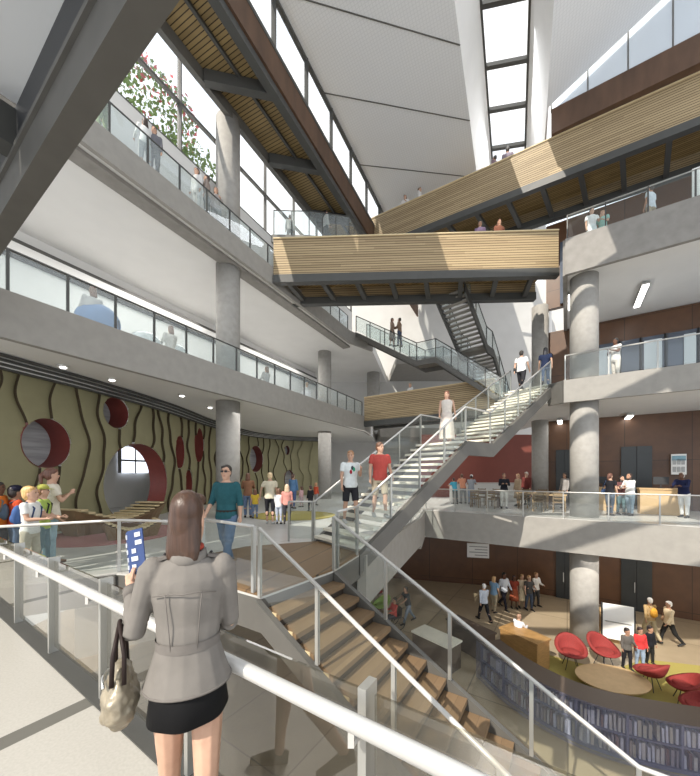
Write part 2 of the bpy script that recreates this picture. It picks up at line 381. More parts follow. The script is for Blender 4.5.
# --- L1 slabs
E1 = lambda Y: -7.04 + .539 * (Y - 6.64)
L1P = [(E1(2.6), 2.6), (E1(21.4), 21.4), (1.4, 23.5), (2.4, 30.5), (-13, 30.5), (-16, 2.6)]
struct('floor_gallery', MB().prism(L1P, 4.62, 5.4), [M['soffit']])
d1 = Vector((.474, .8805)); n1 = Vector((-.8805, .474))
def e1(Y, off=0): p = Vector((E1(Y), Y)) + n1 * off; return (p.x, p.y)
struct('trim_6', MB().quadslab((*e1(2.6, .02), 4.45), (*e1(21.45, .02), 4.45), .98, .16), M['concrete_light'])
struct('trim_7', MB().quadslab((E1(21.4), 21.4, 4.45), (1.4, 23.5, 4.45), .98, .16), M['concrete_light'])
# gallery back wall, with recessed dark line
struct('wall_gallery', MB().quadslab((-15.2, 4.5, 5.4), (-3.0, 27.6, 5.4), 4.7, .25), M['white'])
for k, (z, h_, mm, of) in enumerate(((9.55, .16, 'steel_mid', .2), (9.05, .12, 'dark', .2), (9.2, .3, 'white', .35))):
    d_ = Vector((.467, .884)); n_ = Vector((.884, -.467)) * of
    struct('trim_%d' % (8 + k), MB().quadslab((-15.2 + n_.x, 4.5 + n_.y, z), (-3.0 + n_.x, 27.6 + n_.y, z), h_, .12), M[mm])
RL1 = [(8.2, 13.6), uv(-.1, 15.55), uv(10, 15.55), uv(10, 22), uv(-1.0, 22), (11.2, 24), (8.8, 24), (7.6, 16.6), (7.2, 14.84)]
struct('floor_right_gallery', MB().prism(RL1, 4.6, 5.4), M['soffit'])
fascia('trim_11', uv(-.1, 15.5), uv(10, 15.5), 4.5, 5.38, .14, M['concrete_light'])
fascia('trim_12', uv(-.1, 15.5), (8.2, 13.6), 4.5, 5.38, .1, M['steel_mid'])
# --- L2 slabs
E2 = lambda Y: -6.6 + .5275 * (Y - 8.5)
d2 = Vector((.4666, .8845)); n2 = Vector((-.8845, .4666))
def e2(Y, off=0): p = Vector((E2(Y), Y)) + n2 * off; return (p.x, p.y)
struct('ceiling_gallery', MB().prism([e2(2.8), e2(21), (1.5, 22.4), (3.4, 30.5), (-13, 30.5), (-17, 2.8)], 10.1, 10.75), M['soffit'])
struct('trim_13', MB().quadslab((*e2(2.8, .02), 10.02), (*e2(21.0, .02), 10.02), .78, .14), M['concrete_light'])
struct('trim_14', MB().quadslab((*e2(21.0, .02), 10.02), (1.5, 22.4, 10.02), .78, .14), M['concrete_light'])
struct('trim_15', MB().quadslab((*e2(3.0, .55), 9.98), (*e2(21.5, .55), 9.98), .14, .5), M['concrete'])
RL2 = [uv(0, 15.4), uv(10, 15.4), uv(10, 22), uv(0, 22)]
struct('ceiling_right_gallery', MB().prism(RL2, 9.55, 10.75), M['soffit'])
fascia('trim_16', uv(-.05, 15.33), uv(10, 15.33), 9.42, 10.8, .16, M['concrete'])
fascia('trim_17', uv(-.05, 15.33), uv(-.05, 22), 9.42, 10.8, .16, M['concrete'])
# L2 left window wall below L3
a_, b_ = e2(5.5, 1.7), e2(24, 1.7)
struct('wall_left', MB().quadslab((*a_, 10.8), (*b_, 10.8), 3.0, .2), M['white'])
# big window of the left wall
def window_wall(name, a, b, z0, z1, n, rails, mm='steel', mw=.09, md=.14, gm='window'):
    a = Vector((a[0], a[1], 0)); b = Vector((b[0], b[1], 0))
    root = MB().quadslab(a + Vector((0, 0, z0)), b + Vector((0, 0, z0)), z1 - z0, .02)
    o = struct(name, root, M[gm])
    for k in range(n + 1):
        p = a.lerp(b, k / n); c = MB().bar((p.x, p.y, z0), (p.x, p.y, z1), md, mw)
        c.build('mullion', M[mm], o)
    for z in rails:
        MB().bar((a.x, a.y, z), (b.x, b.y, z), md, mw).build('transom', M[mm], o)
    return o
window_wall('window_1', a_, b_, 13.8, 18.2, 9, (13.85, 15.7, 18.1), 'steel_mid')
# L3 walkway along the left with timber soffit
FL = lambda Y: -3.6 + (Y - 10.3) * .4946
GL = lambda Y: -6.05 + (Y - 10.5) * .507
struct('ceiling_timber', MB().prism([(FL(8.2), 8.2), (FL(20.2), 20.2), (GL(22.5), 22.5), (GL(8.2), 8.2)], 16.25, 16.5), M['soffit_wood_far'])
struct('trim_18', MB().quadslab((FL(8.2), 8.2, 16.0), (FL(30), 30, 16.0), 1.05, .12), M['fascia_brown'])
struct('trim_19', MB().bar((FL(8.2) - .2, 8.2, 15.98), (FL(20.4) - .2, 20.4, 15.98), .3, .5), M['steel'])
struct('trim_20', MB().bar((GL(8.2), 8.2, 16.0), (GL(22.5), 22.5, 16.0), .2, .45), M['steel_mid'])
struct('trim_31', MB().bar(((FL(8.2) + GL(8.2)) / 2, 8.2, 16.17), ((FL(20.4) + GL(20.4)) / 2, 20.4, 16.17), .1, .12), M['steel'])
for k, Y in enumerate((8.9, 11.9, 15.0, 18.2)):
    o = single('soffit_beam', MB().bar((FL(Y + .45) - .3, Y + .45, 15.98), (GL(Y) + .1, Y, 15.98), .26, .42), M['steel'],
           'dark steel cross beam under the timber gallery soffit, %s' % ('nearest the large dark beam', 'just beyond the leftmost column', 'third along towards the bridge', 'farthest, above the glass-railed landing')[k], 'beam', 'beams under the timber soffit')
window_wall('window_2', (FL(8.2), 8.2), (FL(29), 29), 17.05, 19.1, 11, (17.1, 19.05), 'steel', .16, .16)
window_wall('window_3', (GL(8.2) - .3, 8.2), (GL(24) - .3, 24), 16.6, 19.1, 8, (16.7, 19.0), 'steel_mid')
# roof
fx = lambda t: (-3.75 + .443 * t, 10.3 + .896 * t)
KL = lambda t: (3.8 + .447 * t, 12.04 + .894 * t)
KS = lambda t: (5.3 + .447 * t, 13.4 + .894 * t)
KR = lambda t: (7.45 + .464 * t, 12.05 + .886 * t)
KT = lambda t: (7.3 + .447 * t, 13.4 + .894 * t)
struct('ceiling', MB().prism([fx(-1.2), fx(22.5), KL(20.5), KL(-1.9)], 19.1, 19.4), M['ceil_tile'])
for k, t in enumerate((1.5, 4.7, 8.2, 12.3, 16.5)):
    a = fx(t * 1.12); b = KL(t); struct('trim_%d' % (21 + k), MB().bar((a[0], a[1], 19.09), (b[0], b[1], 19.09), .035, .03), M['steel_mid'])
q = MB(); a, b, c, d = KL(-1.9), KL(20.5), KS(20), KS(-2.6)
q.add([(*a, 19.1), (*b, 19.1), (*c, 21), (*d, 21), (a[0] - .1, a[1], 19.3), (b[0] - .1, b[1], 19.3), (c[0] - .1, c[1], 21.2), (d[0] - .1, d[1], 21.2)],
      [(0, 1, 2, 3), (7, 6, 5, 4), (0, 4, 5, 1), (3, 2, 6, 7)])
struct('wall_skylight_left', q, M['white'])
q = MB(); a, b, c, d = KR(-1.9), KR(20), KT(20), KT(-2.6)
q.add([(*a, 19.0), (*b, 19.0), (*c, 21), (*d, 21), (a[0] + .1, a[1], 19.2), (b[0] + .1, b[1], 19.2), (c[0] + .1, c[1], 21.2), (d[0] + .1, d[1], 21.2)],
      [(3, 2, 1, 0), (4, 5, 6, 7), (1, 5, 4, 0), (7, 6, 2, 3)])
struct('wall_skylight_right', q, M['white'])
sky_l = struct('window_skylight', MB().prism([KS(-2.6), KS(20), KT(20), KT(-2.6)], 21.05, 21.08), M['window'])
for t in (0.2, 2.5, 4.6, 6.9, 9.4, 12.2):
    a, b = KS(t), KT(t - .35); MB().bar((a[0], a[1], 20.98), (b[0], b[1], 20.98), .18, .18).build('mullion', M['steel'], sky_l)
for fn in (KS, KT):
    a, b = fn(-2.6), fn(20); MB().bar((a[0], a[1], 20.98), (b[0], b[1], 20.98), .1, .14).build('edge_frame', M['steel'], sky_l)
q = MB(); A = KR(-1.9); 
q.add([(*A, 19.0), (9.3, 15.6, 18.95), (13.6, 12.75, 21.5), (14.5, 6, 21.5)], [(0, 1, 2), (0, 2, 3)]); q.add([(*KR(20), 19.0), (9.3, 15.6, 18.95), (16, 27, 19)], [(0, 1, 2)])
struct('ceiling_right', q, M['ceil_tile'])
# plant box behind upper bridge and frosted glazing above
pa, pb = Vector((9.45, 15.5)), Vector((9.45 + .836 * 7, 15.5 - .549 * 7))
q = MB(); q.prism([(pa.x, pa.y), (pb.x, pb.y), (pb.x + 3, pb.y + 4.5), (pa.x + 3, pa.y + 4.5)], 17.66, 18.82)
single('timber_clad_room', q, M['fascia_brown'], 'brown clad box room high on the right behind the sloping timber bridge', 'room')
window_wall('window_4', (pa.x + .1, pa.y + .15), (pb.x + .1, pb.y + .15), 18.84, 22.5, 5, (18.9,), 'steel_mid', .05, .05, 'frost')
# back walls
struct('wall_back', MB().quadslab((-12.5, 30.4, 0), (26, 30.4, 0), 19.2, .3), M['grey_wall'])
struct('wall_cafe', MB().quadslab((5.2, 24.4, 0), (14.2, 24.4, 0), 4.6, .25), M['red_wall'])
WL = [uv(-.95, 21.4), uv(10, 21.4)]
struct('wall_right', MB().quadslab((*WL[0], 0), (*WL[1], 0), 4.6, .3), M['wall_brown'])
struct('wall_right_upper', MB().quadslab((*WL[0], 5.4), (*WL[1], 5.4), 4.1, .3), M['wall_brown'])
struct('wall_right_top', MB().quadslab((*WL[0], 10.8), (*WL[1], 10.8), 4.6, .3), M['wall_brown'])
struct('wall_right_lower', MB().quadslab((*uv(-3.6, 21.4), ZL), (*WL[1], ZL), 3.75, .3), M['wall_brown'])
struct('wall_right_return', MB().quadslab((*uv(-.95, 21.4), 0), (*uv(-.95, 25.5), 0), 15.4, .25), M['white'])
struct('wall_lower_left', MB().quadslab((*uv(-3.6, 21.4), ZL), (*uv(-9.5, 19.4), ZL), 3.75, .3), M['wall_brown'])
struct('wall_lower_back', MB().quadslab((*uv(-9.5, 19.4), ZL), (-10, 12, ZL), 3.75, .3), M['white'])
struct('floor_back_gallery', MB().prism([(3.6, 25.5), (11.5, 25.5), (11.5, 30.4), (3.6, 30.4)], 10.2, 10.8), M['concrete_light'])
struct('floor_back_gallery_lower', MB().prism([(2.4, 26.5), (8.8, 26.5), (8.8, 30.4), (2.4, 30.4)], 4.7, 5.4), M['concrete_light'])

# unseen near roof, added and cut along the skylight strip to shape sun patches
SLf = lambda Y: 5.3 + .5 * (Y - 13.4) - 4.3 + .42 * min(0, Y)  # opening widened towards the rear so sun reaches the lobby floor
SRf = lambda Y: 7.3 + .5 * (Y - 13.4)
struct('ceiling_unseen_left', MB().prism([(FL(9.2) - .1, 9.2), (KL(-1.95)[0], 9.2), (KL(-1.95)[0] - .1, 9.0), (SLf(7.5), 7.5), (SLf(0), 0), (SLf(-9), -9), (min(FL(-9) + 2, SLf(-9) - .5), -9)], 19.35, 19.6), M['plain_ceiling'])
struct('ceiling_unseen_right', MB().prism([(SRf(9.5), 9.5), (SRf(-9), -9), (12, -9), (14.5, 6), (KR(-1.9)[0] + .2, 10.2)], 19.6, 19.9), M['plain_ceiling'])
for k in range(8):
    Y = 7.2 - 2.3 * k; MB().bar((SLf(Y) - .2, Y + .3, 19.7), (SRf(Y) + .2, Y - .3, 19.7), .45, .3).build('mullion', M['steel'], sky_l)  # added bars across the opening, thick enough to cast dark bands

struct('sun_blocker_left', MB().quadslab((FL(8.15), 8.15, 15.2), (FL(3.6), 3.6, 15.2), 4.1, .2), M['plain_ceiling'])  # unseen panel added to keep sun off the left of the level bridge
# ================================================================ ORGANIC WALL (setting)
def catmull(P, n=12):
    P = [Vector(p) for p in P]; out = []
    for i in range(len(P) - 1):
        p0 = P[max(i - 1, 0)]; p1 = P[i]; p2 = P[i + 1]; p3 = P[min(i + 2, len(P) - 1)]
        for k in range(n):
            t = k / n
            out.append(.5 * ((2 * p1) + (p2 - p0) * t + (2 * p0 - 5 * p1 + 4 * p2 - p3) * t * t + (3 * p1 - p0 - 3 * p2 + p3) * t ** 3))
    out.append(P[-1]); return out
WP = catmull([(-9.9, 6.0), (-9.25, 8.6), (-8.75, 10.8), (-8.35, 14.0), (-8.3, 18.5), (-7.4, 23.5), (-5.0, 26.4), (-1.7, 27.4)], 14)
SL = [0.0]
for i in range(1, len(WP)): SL.append(SL[-1] + (WP[i] - WP[i - 1]).length)
def wpt(s):
    s = min(max(s, 0), SL[-1] - 1e-4)
    for i in range(1, len(SL)):
        if s <= SL[i]:
            t = (s - SL[i - 1]) / (SL[i] - SL[i - 1]); p = WP[i - 1].lerp(WP[i], t); break
    d = (wpt0(s + .15) - wpt0(s - .15)).normalized()
    return p, Vector((d.y, -d.x))
def wpt0(s):
    s = min(max(s, 0), SL[-1] - 1e-4)
    for i in range(1, len(SL)):
        if s <= SL[i]:
            return WP[i - 1].lerp(WP[i], (s - SL[i - 1]) / (SL[i] - SL[i - 1]))
def s_of_px(px, lo=0.5):
    k = (px - 350) / F; best = None; n = 2400
    prev = None
    for i in range(n):
        s = lo + (SL[-1] - lo) * i / n; p = wpt0(s); v = p.x - k * p.y
        if prev is not None and prev < 0 <= v or prev is not None and prev > 0 >= v: return s, p.y
        prev = v
    return SL[-1], WP[-1].y
HOLES = []
for (x0, x1, y0, y1) in ((13, 62, 419, 468), (95, 121, 398, 428), (95, 160, 444, 524), (169, 178, 436, 468), (190, 198, 428, 462), (180, 186, 470, 500),
                         (246, 260, 446, 472), (283, 293, 470, 489), (283, 288, 446, 455)):
    sa, Ya = s_of_px(x0); sb, Yb = s_of_px(x1); Y = (Ya + Yb) / 2
    zc = EYE + (HOR - (y0 + y1) / 2) * Y / F; rz = (y1 - y0) / 2 * Y / F
    HOLES.append(((sa + sb) / 2, zc, abs(sb - sa) / 2, rz))
WH = 4.42
bounds = []; s = .25
while s < SL[-1] - .3:
    bounds.append((s, random.uniform(.10, .26), random.uniform(.55, 1.0), random.uniform(0, 6.28), random.uniform(.02, .08)))
    s += random.uniform(.62, .95)
def bz(i, z):
    if i < 0: return 0.0
    if i >= len(bounds): return SL[-1]
    s, A, fr, ph, A2 = bounds[i]
    return s + A * math.sin(2 * math.pi * fr * z / 2.6 + ph) + A2 * math.sin(5 * z + ph * 2)
wall = MB(); NZ = 64; NC = 9
def hole_fix(s, z):
    for hs, hz, rs, rz in HOLES:
        u = (s - hs) / rs; v = (z - hz) / rz; r = math.hypot(u, v)
        if r < 1.0: return None, (hs, hz, rs, rz, u, v, r)
    return True, None
for i in range(-1, len(bounds)):
    grid = {}
    base = len(wall.v)
    inside = []
    for a in range(NZ + 1):
        z = WH * a / NZ
        b0, b1 = bz(i, z), bz(i + 1, z)
        if b1 < b0 + .05: b1 = b0 + .05
        for c in range(NC + 1):
            f = c / NC; s = b0 + (b1 - b0) * f
            dep = .11 * f ** 1.5
            ok_, h = hole_fix(s, z)
            zz = z
            if h and h[6] > .86: s = h[0] + h[2] * h[4] / h[6]; zz = h[1] + h[3] * h[5] / h[6]; h = None
            p, n = wpt(s); q = p + n * (.34 - dep)
            wall.v.append(Vector((q.x, q.y, zz))); inside.append(h is not None)
    W_ = NC + 1
    for a in range(NZ):
        for c in range(NC):
            ids = (a * W_ + c, (a + 1) * W_ + c, (a + 1) * W_ + c + 1, a * W_ + c + 1)
            if any(inside[k] for k in ids): continue
            wall.f.append(tuple(base + k for k in ids)); wall.m.append(0)
    # step face to the next panel
    for a in range(NZ):
        z0_, z1_ = WH * a / NZ, WH * (a + 1) / NZ
        if hole_fix(bz(i + 1, z0_), z0_)[0] is None or hole_fix(bz(i + 1, z1_), z1_)[0] is None: continue
        vs = []
        for z in (z0_, z1_):
            s = bz(i + 1, z); p, n = wpt(s); A = p + n * .22; B = p + n * .342
            vs += [Vector((A.x, A.y, z)), Vector((B.x, B.y, z))]
        wall.add(vs, [(0, 2, 3, 1)], 1)
ow = struct('wall_organic', wall, [M['olive'], M['olive_edge']], smooth=False)
M['porthole'] = mat('pale_room_beyond', (.42, .43, .44), .5, noise=.35, nscale=3.0, stretch=(.3, .3, 3))
for k, (hs, hz, rs, rz) in enumerate(HOLES):
    r_ = MB(); N = 40; D = .75 if rs > .5 else .45
    outer = []; inner = []; ring2 = []
    for j in range(N):
        an = 2 * math.pi * j / N; s = hs + rs * math.cos(an); z = hz + rz * math.sin(an)
        p, n = wpt(s)
        for lst, dd in ((outer, .30), (inner, -D + .3)):
            q = p + n * dd; lst.append(Vector((q.x, q.y, z)))
    r_.add(outer + inner, [(j, (j + 1) % N, N + (j + 1) % N, N + j) for j in range(N)])
    ob = r_.build('porthole_lining', M['red'], ow, smooth=True)
    if k not in (2,):
        c = sum(inner, Vector()) / N
        r2 = MB().add(inner + [c], [(j, (j + 1) % N, N) for j in range(N)]); r2.build('porthole_glass', M['porthole'], ob)
# room seen through the big porthole
struct('wall_playroom', MB().quadslab((-14.5, 9.0, 0), (-9.5, 24, 0), 4.4, .2), M['white'])
wpl = window_wall('window_5', (-11.65, 16.7), (-11.13, 18.2), 1.75, 3.1, 2, (2.4,), 'steel_mid')
M['playroom_window'] = mat('bright_window_pane', (.85, .9, 1.0), .5, emit=1.6)
MB().quadslab((-11.6, 16.7, 1.75), (-11.08, 18.2, 1.75), 1.35, .02).build('pane', M['playroom_window'], wpl)
# dark slatted strip between organic wall and soffit
for k in range(4):
    q = MB()
    for i in range(0, 70):
        s0 = SL[-1] * i / 70; s1 = SL[-1] * (i + 1) / 70
        (p, n), (p2, n2_) = wpt(s0), wpt(s1); a = p + n * (.5 + .16 * k); b = p2 + n2_ * (.5 + .16 * k)
        q.quadslab((a.x, a.y, 4.34 + .07 * k), (b.x, b.y, 4.34 + .07 * k), .05, .12)
    struct('trim_%d' % (32 + k), q, M['steel'])
# red carpet, bench shapes in front of the wall
q = MB(); q.prism([(-6.6 + 1.6 * math.cos(a * .2618), 9.3 + 1.7 * math.sin(a * .2618)) for a in range(24)], .002, .02)
single('round_rug', q, M['carpet_red'], 'dusty red round rug on the pale floor before the big porthole', 'rug')
q = MB(); q.prism([(-2.3 + 1.7 * math.cos(a * .2618), 13.5 + 1.5 * math.sin(a * .2618)) for a in range(24)], .002, .02)
single('round_rug', q, M['carpet'], 'mustard green round rug on the hall floor right of the leftmost columns', 'rug')
def bench(name, label, cx, cy, L, Wd, H, rz, m):
    root = thing(name, label, 'bench', (cx, cy, 0), rz)
    ORG[root.name] = Vector((0, 0, 0)); q = MB(); N = 14; top = []; bot = []
    for j in range(N + 1):
        t = -1 + 2 * j / N; x = t * L / 2; hw = Wd / 2 * (1 - .25 * t * t); zt = H * (.45 + .55 * abs(t) ** 1.6)
        q.v += [Vector((x * .82, -hw * .5, 0)), Vector((x * .82, hw * .5, 0)), Vector((x, hw, zt)), Vector((x, -hw, zt))]
    for j in range(N):
        b = 4 * j
        for f in ((0, 1), (1, 2), (2, 3), (3, 0)): q.f.append((b + f[0], b + f[1], b + 4 + f[1], b + 4 + f[0])); q.m.append(0)
    q.f += [(0, 1, 2, 3), (4 * N + 3, 4 * N + 2, 4 * N + 1, 4 * N)]; q.m += [0, 0]
    q.build('bench_body', m, root, org=Vector((0, 0, 0)))
    s_ = MB()
    for j in range(N):
        for jj in (j,):
            t0, t1 = -1 + 2 * j / N, -1 + 2 * (j + 1) / N
            s_.box(((t0 + t1) / 2 * L / 2 * .9, 0, H * (.45 + .55 * abs((t0 + t1) / 2) ** 1.6) + .03), (L / N * .86, Wd * .8, .04))
    s_.build('seat_slats', M['tread_edge'], root, org=Vector((0, 0, 0)))
M['bench_brown'] = mat('brown_bench_timber', (.22, .15, .08), .6, noise=.2, nscale=3)
bench('curved_bench', 'large brown boat-shaped bench below the olive wall, left of the big porthole', -7.2, 10.1, 3.0, 1.3, .75, 1.3, M['bench_brown'])
bench('curved_bench', 'smaller brown curved bench on the red rug under the big porthole', -5.75, 8.75, 1.3, .6, .45, .8, M['bench_brown'])
# ================================================================ COLUMNS
def column(x, y, z0, z1, d, label, bands=()):
    q = MB(); q.rings([(x, y, z0, d / 2, d / 2), (x, y, z1, d / 2, d / 2)], 36)
    o = single('column', q, M['column'], label, 'column', 'round concrete columns', smooth=False)
    for p in o.data.polygons: p.use_smooth = len(p.vertices) == 4
    return o
column(-4.95, 13.4, 0, 4.62, .93, 'left round concrete column standing on the entrance floor behind the man in teal')
column(-4.95, 13.4, 5.4, 10.1, .93, 'round concrete column in the bright first gallery, directly above the left entrance column')
column(-4.95, 13.4, 10.8, 16.0, .93, 'topmost round column on the left, reaching the timber soffit')
single('steel_post', MB().rings([(-4.95, 13.4, 16.0, .2, .2), (-4.95, 13.4, 19.1, .2, .2)], 16), M['steel'], 'dark steel post continuing above the topmost left column', 'post')
column(-1.75, 22.8, 0, 4.62, .9, 'round concrete column behind the two men on the stair foot')
column(-1.75, 22.8, 5.4, 10.1, .9, 'round concrete column behind the glass rail of the first gallery, near its far end')
column(1.95, 27.5, 5.4, 10.1, 1.05, 'far round column just beyond the end of the first gallery rail')
column(9.36, 13.2, ZL, -1.25, .96, 'big round concrete column in the lower lobby')
column(9.36, 13.2, 0, 4.6, .96, 'big round concrete column on the right entrance floor beside the dark door')
column(9.36, 13.2, 5.4, 9.55, .96, 'big round column on the right first-gallery floor, under the upper slab corner')
column(10.36, 18.0, 5.4, 10.8, .8, 'thinner round column at the head of the long staircase, beside the walnut wall')
column(10.36, 18.0, 0, 4.6, .8, 'thinner round column right of the red cafe wall')
# ================================================================ BRIDGES
def bridge(label, a, b, zf, ztop, zbot, width, nb, sidev, post_ext=True):
    """a,b 2D ends of the near face; deck extends `width` along sidev (unit 2D)"""
    a = Vector(a); b = Vector(b); s = Vector(sidev)
    root = thing('footbridge', label, 'bridge', (a.x, a.y, zbot))
    A3 = lambda p, z: Vector((p.x, p.y, z))
    MB().quadslab(A3(a, zbot), A3(b, zbot), ztop - zbot, .12).build('parapet', M['slat'], root)
    MB().quadslab(A3(a + s * width, zbot), A3(b + s * width, zbot), ztop - zbot, .12).build('parapet', M['slat'], root)
    MB().bar(A3(a, ztop + .02), A3(b, ztop + .02), .2, .05).build('coping', M['tread_edge'], root)
    MB().prism([a + s * .06, b + s * .06, b + s * (width - .06), a + s * (width - .06)], zf - .22, zf).build('bridge_deck', M['soffit_wood'], root)
    MB().bar(A3(a + s * .02, zbot - .17), A3(b + s * .02, zbot - .17), .3, .34).build('edge_girder', M['steel'], root)
    MB().bar(A3(a + s * width, zbot - .17), A3(b + s * width, zbot - .17), .3, .34).build('edge_girder', M['steel'], root)
    L = (b - a).length
    for k in range(nb):
        t = (k + .5) / nb
        p = a.lerp(b, t)
        sk = (b - a).normalized() * .45
        MB().bar(A3(p - sk * .5 + s * .1, zbot - .12), A3(p + sk * .5 + s * (width - .1), zbot - .12), .2, .22).build('cross_beam', M['steel'], root)
    return root
bridge('level timber-slatted footbridge crossing the middle of the atrium', (-3.36, 14.55), (8.85, 14.05), 11.15, 12.02, 10.42, 1.9, 8, (.0405, .9992))
bL3 = Vector((5.97, 17.9)); L3d = Vector((.857, -.514))
bridge('topmost timber-slatted footbridge rising towards the upper right corner', bL3 - L3d * 5.9, bL3 + L3d * 14, 16.6, 17.62, 15.85, 2.7, 13, (.514, .857))
bridge('small timber footbridge at first-gallery height behind the long staircase', (.95, 21.35), (7.5, 17.1), 5.4, 6.62, 5.1, 1.3, 4, (.549, .836))
# ================================================================ STAIRS
def side_beam(name, p0, p1, h, t, m, root):
    P0, P1 = Vector(p0), Vector(p1)
    return MB().quadslab(P0, P1, h, t).build(name, m, root)
def stair(label, segs, width, side, nrs, mats, open_=True, thick=.05, stringer_m='steel_mid', sh=.34, rail=True, gm='glass_fog', railm='rail', sp=1.15,
          tread_depth_extra=.03, riser_m=None, pm='pole', rails=(0, 1), railh=1.0, nosing=False, kind='staircase', cat='stairs', sdrop=.30, sw=.09):
    """segs: list of 3D points along the reference edge; consecutive points at equal height are landings"""
    segs = [Vector(s) for s in segs]; side = Vector((side[0], side[1], 0))
    root = thing(kind, label, cat, segs[0])
    for i in range(len(segs) - 1):
        a, b = segs[i], segs[i + 1]; hz = Vector((b.x - a.x, b.y - a.y, 0)); L = hz.length; d = hz.normalized(); rise = b.z - a.z
        ang = math.atan2(d.y, d.x)
        if abs(rise) < .01:
            c = (a + b) / 2 + side * width / 2 - Vector((0, 0, thick / 2 + .02))
            MB().box(c, (L, width, thick + .04), ang).build('landing', mats, root)
        else:
            n = nrs[i]; g = L / n; rs = rise / n
            for k in range(n):
                if rise > 0: p = a + d * g * (k + .5) + Vector((0, 0, rs * (k + 1)))
                else: p = a + d * g * (k + .5) + Vector((0, 0, rs * (k + 1)))
                q = MB().box(p + side * width / 2 - Vector((0, 0, thick / 2)), (g + tread_depth_extra, width, thick), ang)
                q.build('tread', mats, root)
                if riser_m:
                    fc = p - d * g / 2 if rise > 0 else p + d * g / 2
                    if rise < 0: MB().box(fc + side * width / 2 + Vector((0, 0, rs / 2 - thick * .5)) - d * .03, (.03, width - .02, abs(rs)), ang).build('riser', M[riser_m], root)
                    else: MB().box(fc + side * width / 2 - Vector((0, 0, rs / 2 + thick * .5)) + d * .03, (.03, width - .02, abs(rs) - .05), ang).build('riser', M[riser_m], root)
                if nosing:
                    MB().box(p + side * width / 2 - Vector((0, 0, thick / 2)) - side * (width / 2 + .006), (g + tread_depth_extra, .012, thick + .03), ang).build('tread_end', M['tread_edge'], root)
        for w_ in (0, 1):
            off = side * (width + sw * .6) * w_ - side * sw * .6 * (1 - w_)
            MB().quadslab(a + off - Vector((0, 0, sdrop)), b + off - Vector((0, 0, sdrop)), sh, sw).build('stringer', M[stringer_m], root)
    if rail:
        for w_ in rails:
            off = side * (width + .02) * w_ - side * .02 * (1 - w_)
            railing('', '', [s + off for s in segs], sp, railh, (.045, .045), pm, gm, railm, .026, parent=root)
    return root
# long open staircase rising to the right gallery
S0 = Vector((.13, 7.01, 0)); SD = Vector((.774, .633, 0)); SN = (-.633, .774)
st = stair('long open staircase with pale treads climbing to the first gallery on the right',
      [S0 + Vector((0, 0, .0)), S0 + SD * 4.17 + Vector((0, 0, 2.66)), S0 + SD * 5.6 + Vector((0, 0, 2.66)), S0 + SD * 10.56 + Vector((0, 0, 5.38))],
      1.6, SN, (16, 0, 16), [M['tread_white']], riser_m=None, sh=.42, sdrop=.42, thick=.065, sw=.12, sp=1.0, gm='glass', railh=1.0)
# timber stair down to the lobby
D0 = Vector((-1.23, 4.56, 0)); Dd = Vector((.836, -.549, 0)); Dn = (.61, .79)
n1_, n2c = 14, 14
pD = [D0, D0 + Dd * (14 * .29) + Vector((0, 0, -14 * .172)), D0 + Dd * (14 * .29 + 1.2) + Vector((0, 0, -14 * .172)), D0 + Dd * (28 * .29 + 1.2) + Vector((0, 0, -4.99))]
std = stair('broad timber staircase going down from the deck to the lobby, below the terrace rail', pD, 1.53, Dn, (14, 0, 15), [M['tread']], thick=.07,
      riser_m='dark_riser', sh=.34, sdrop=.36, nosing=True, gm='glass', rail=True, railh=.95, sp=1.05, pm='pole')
# hanging steel stair from left upper gallery to the right
HA = Vector((.4, 21.0, 0)); hd = Vector((.836, -.549, 0))
stair('steel stair hanging from the left upper gallery, descending to the right behind the long staircase',
      [HA + Vector((0, 0, 10.75)), HA + hd * 4.07 + Vector((0, 0, 8.15)), HA + hd * 5.17 + Vector((0, 0, 8.15)), HA + hd * 8.6 + Vector((0, 0, 5.4))],
      1.3, (.549, .836), (15, 0, 16), [M['concrete_light']], sh=.30, sdrop=.34, thick=.05, gm='glass_fog', pm='steel', railm='steel', sp=.95)
# steep flight under the level bridge
stair('steep dark steel stair dropping from under the level timber bridge',
      [(4.35, 16.4, 10.6), (6.2, 18.35, 8.5), (6.8, 19.0, 8.5), (9.0, 21.4, 5.5)], 1.35, (.73, -.68), (13, 0, 18), [M['concrete_light']],
      sh=.42, sdrop=.42, thick=.05, gm='glass_fog', pm='steel', railm='steel', sp=1.2, stringer_m='steel')
# ================================================================ BALCONY RAILINGS
railing('glass_railing', 'dark-posted glass railing along the left first gallery', [Vector((*e1(y, .1), 5.42)) for y in (3.2, 12.1, 21.3)], 1.03, .93, (.05, .05), 'steel', 'glass_fog')
railing('glass_railing', 'dark-posted glass railing along the left upper gallery, above the first gallery', [Vector((*e2(y, .1), 10.8)) for y in (3.4, 12.5, 20.9)], 1.02, .95, (.05, .05), 'steel', 'glass_fog')
railing('glass_railing', 'glass railing around the upper left landing behind the level timber bridge',
        [Vector((-3.9, 16.9, 13.9)), Vector((-2.1, 16.95, 13.9)), Vector((-.05, 17.3, 13.9)), Vector((.75, 19.2, 13.9))], .8, 1.3, (.04, .04), 'steel', 'glass_fog')
single('landing_slab', MB().prism([(-4.0, 16.8), (-2.1, 16.85), (.0, 17.2), (.85, 19.3), (.3, 21), (-3.0, 20.4)], 13.5, 13.9), M['concrete_light'], 'pale landing slab behind the left end of the level timber bridge', 'landing')
railing('glass_railing', 'glass railing on the right entrance floor, above the lower lobby', [uv(u, 15.1, 0) for u in (-5.6, 9.5)], 1.35, 1.0, (.045, .045), 'pole', 'glass_clear', 'rail')
railing('glass_railing', 'glass railing beside the cafe corner left of the right entrance floor', [Vector((2.1, 11.4, 0)), uv(-5.75, 15.1, 0)], 1.4, 1.0, (.045, .045), 'pole', 'glass_fog', 'rail')
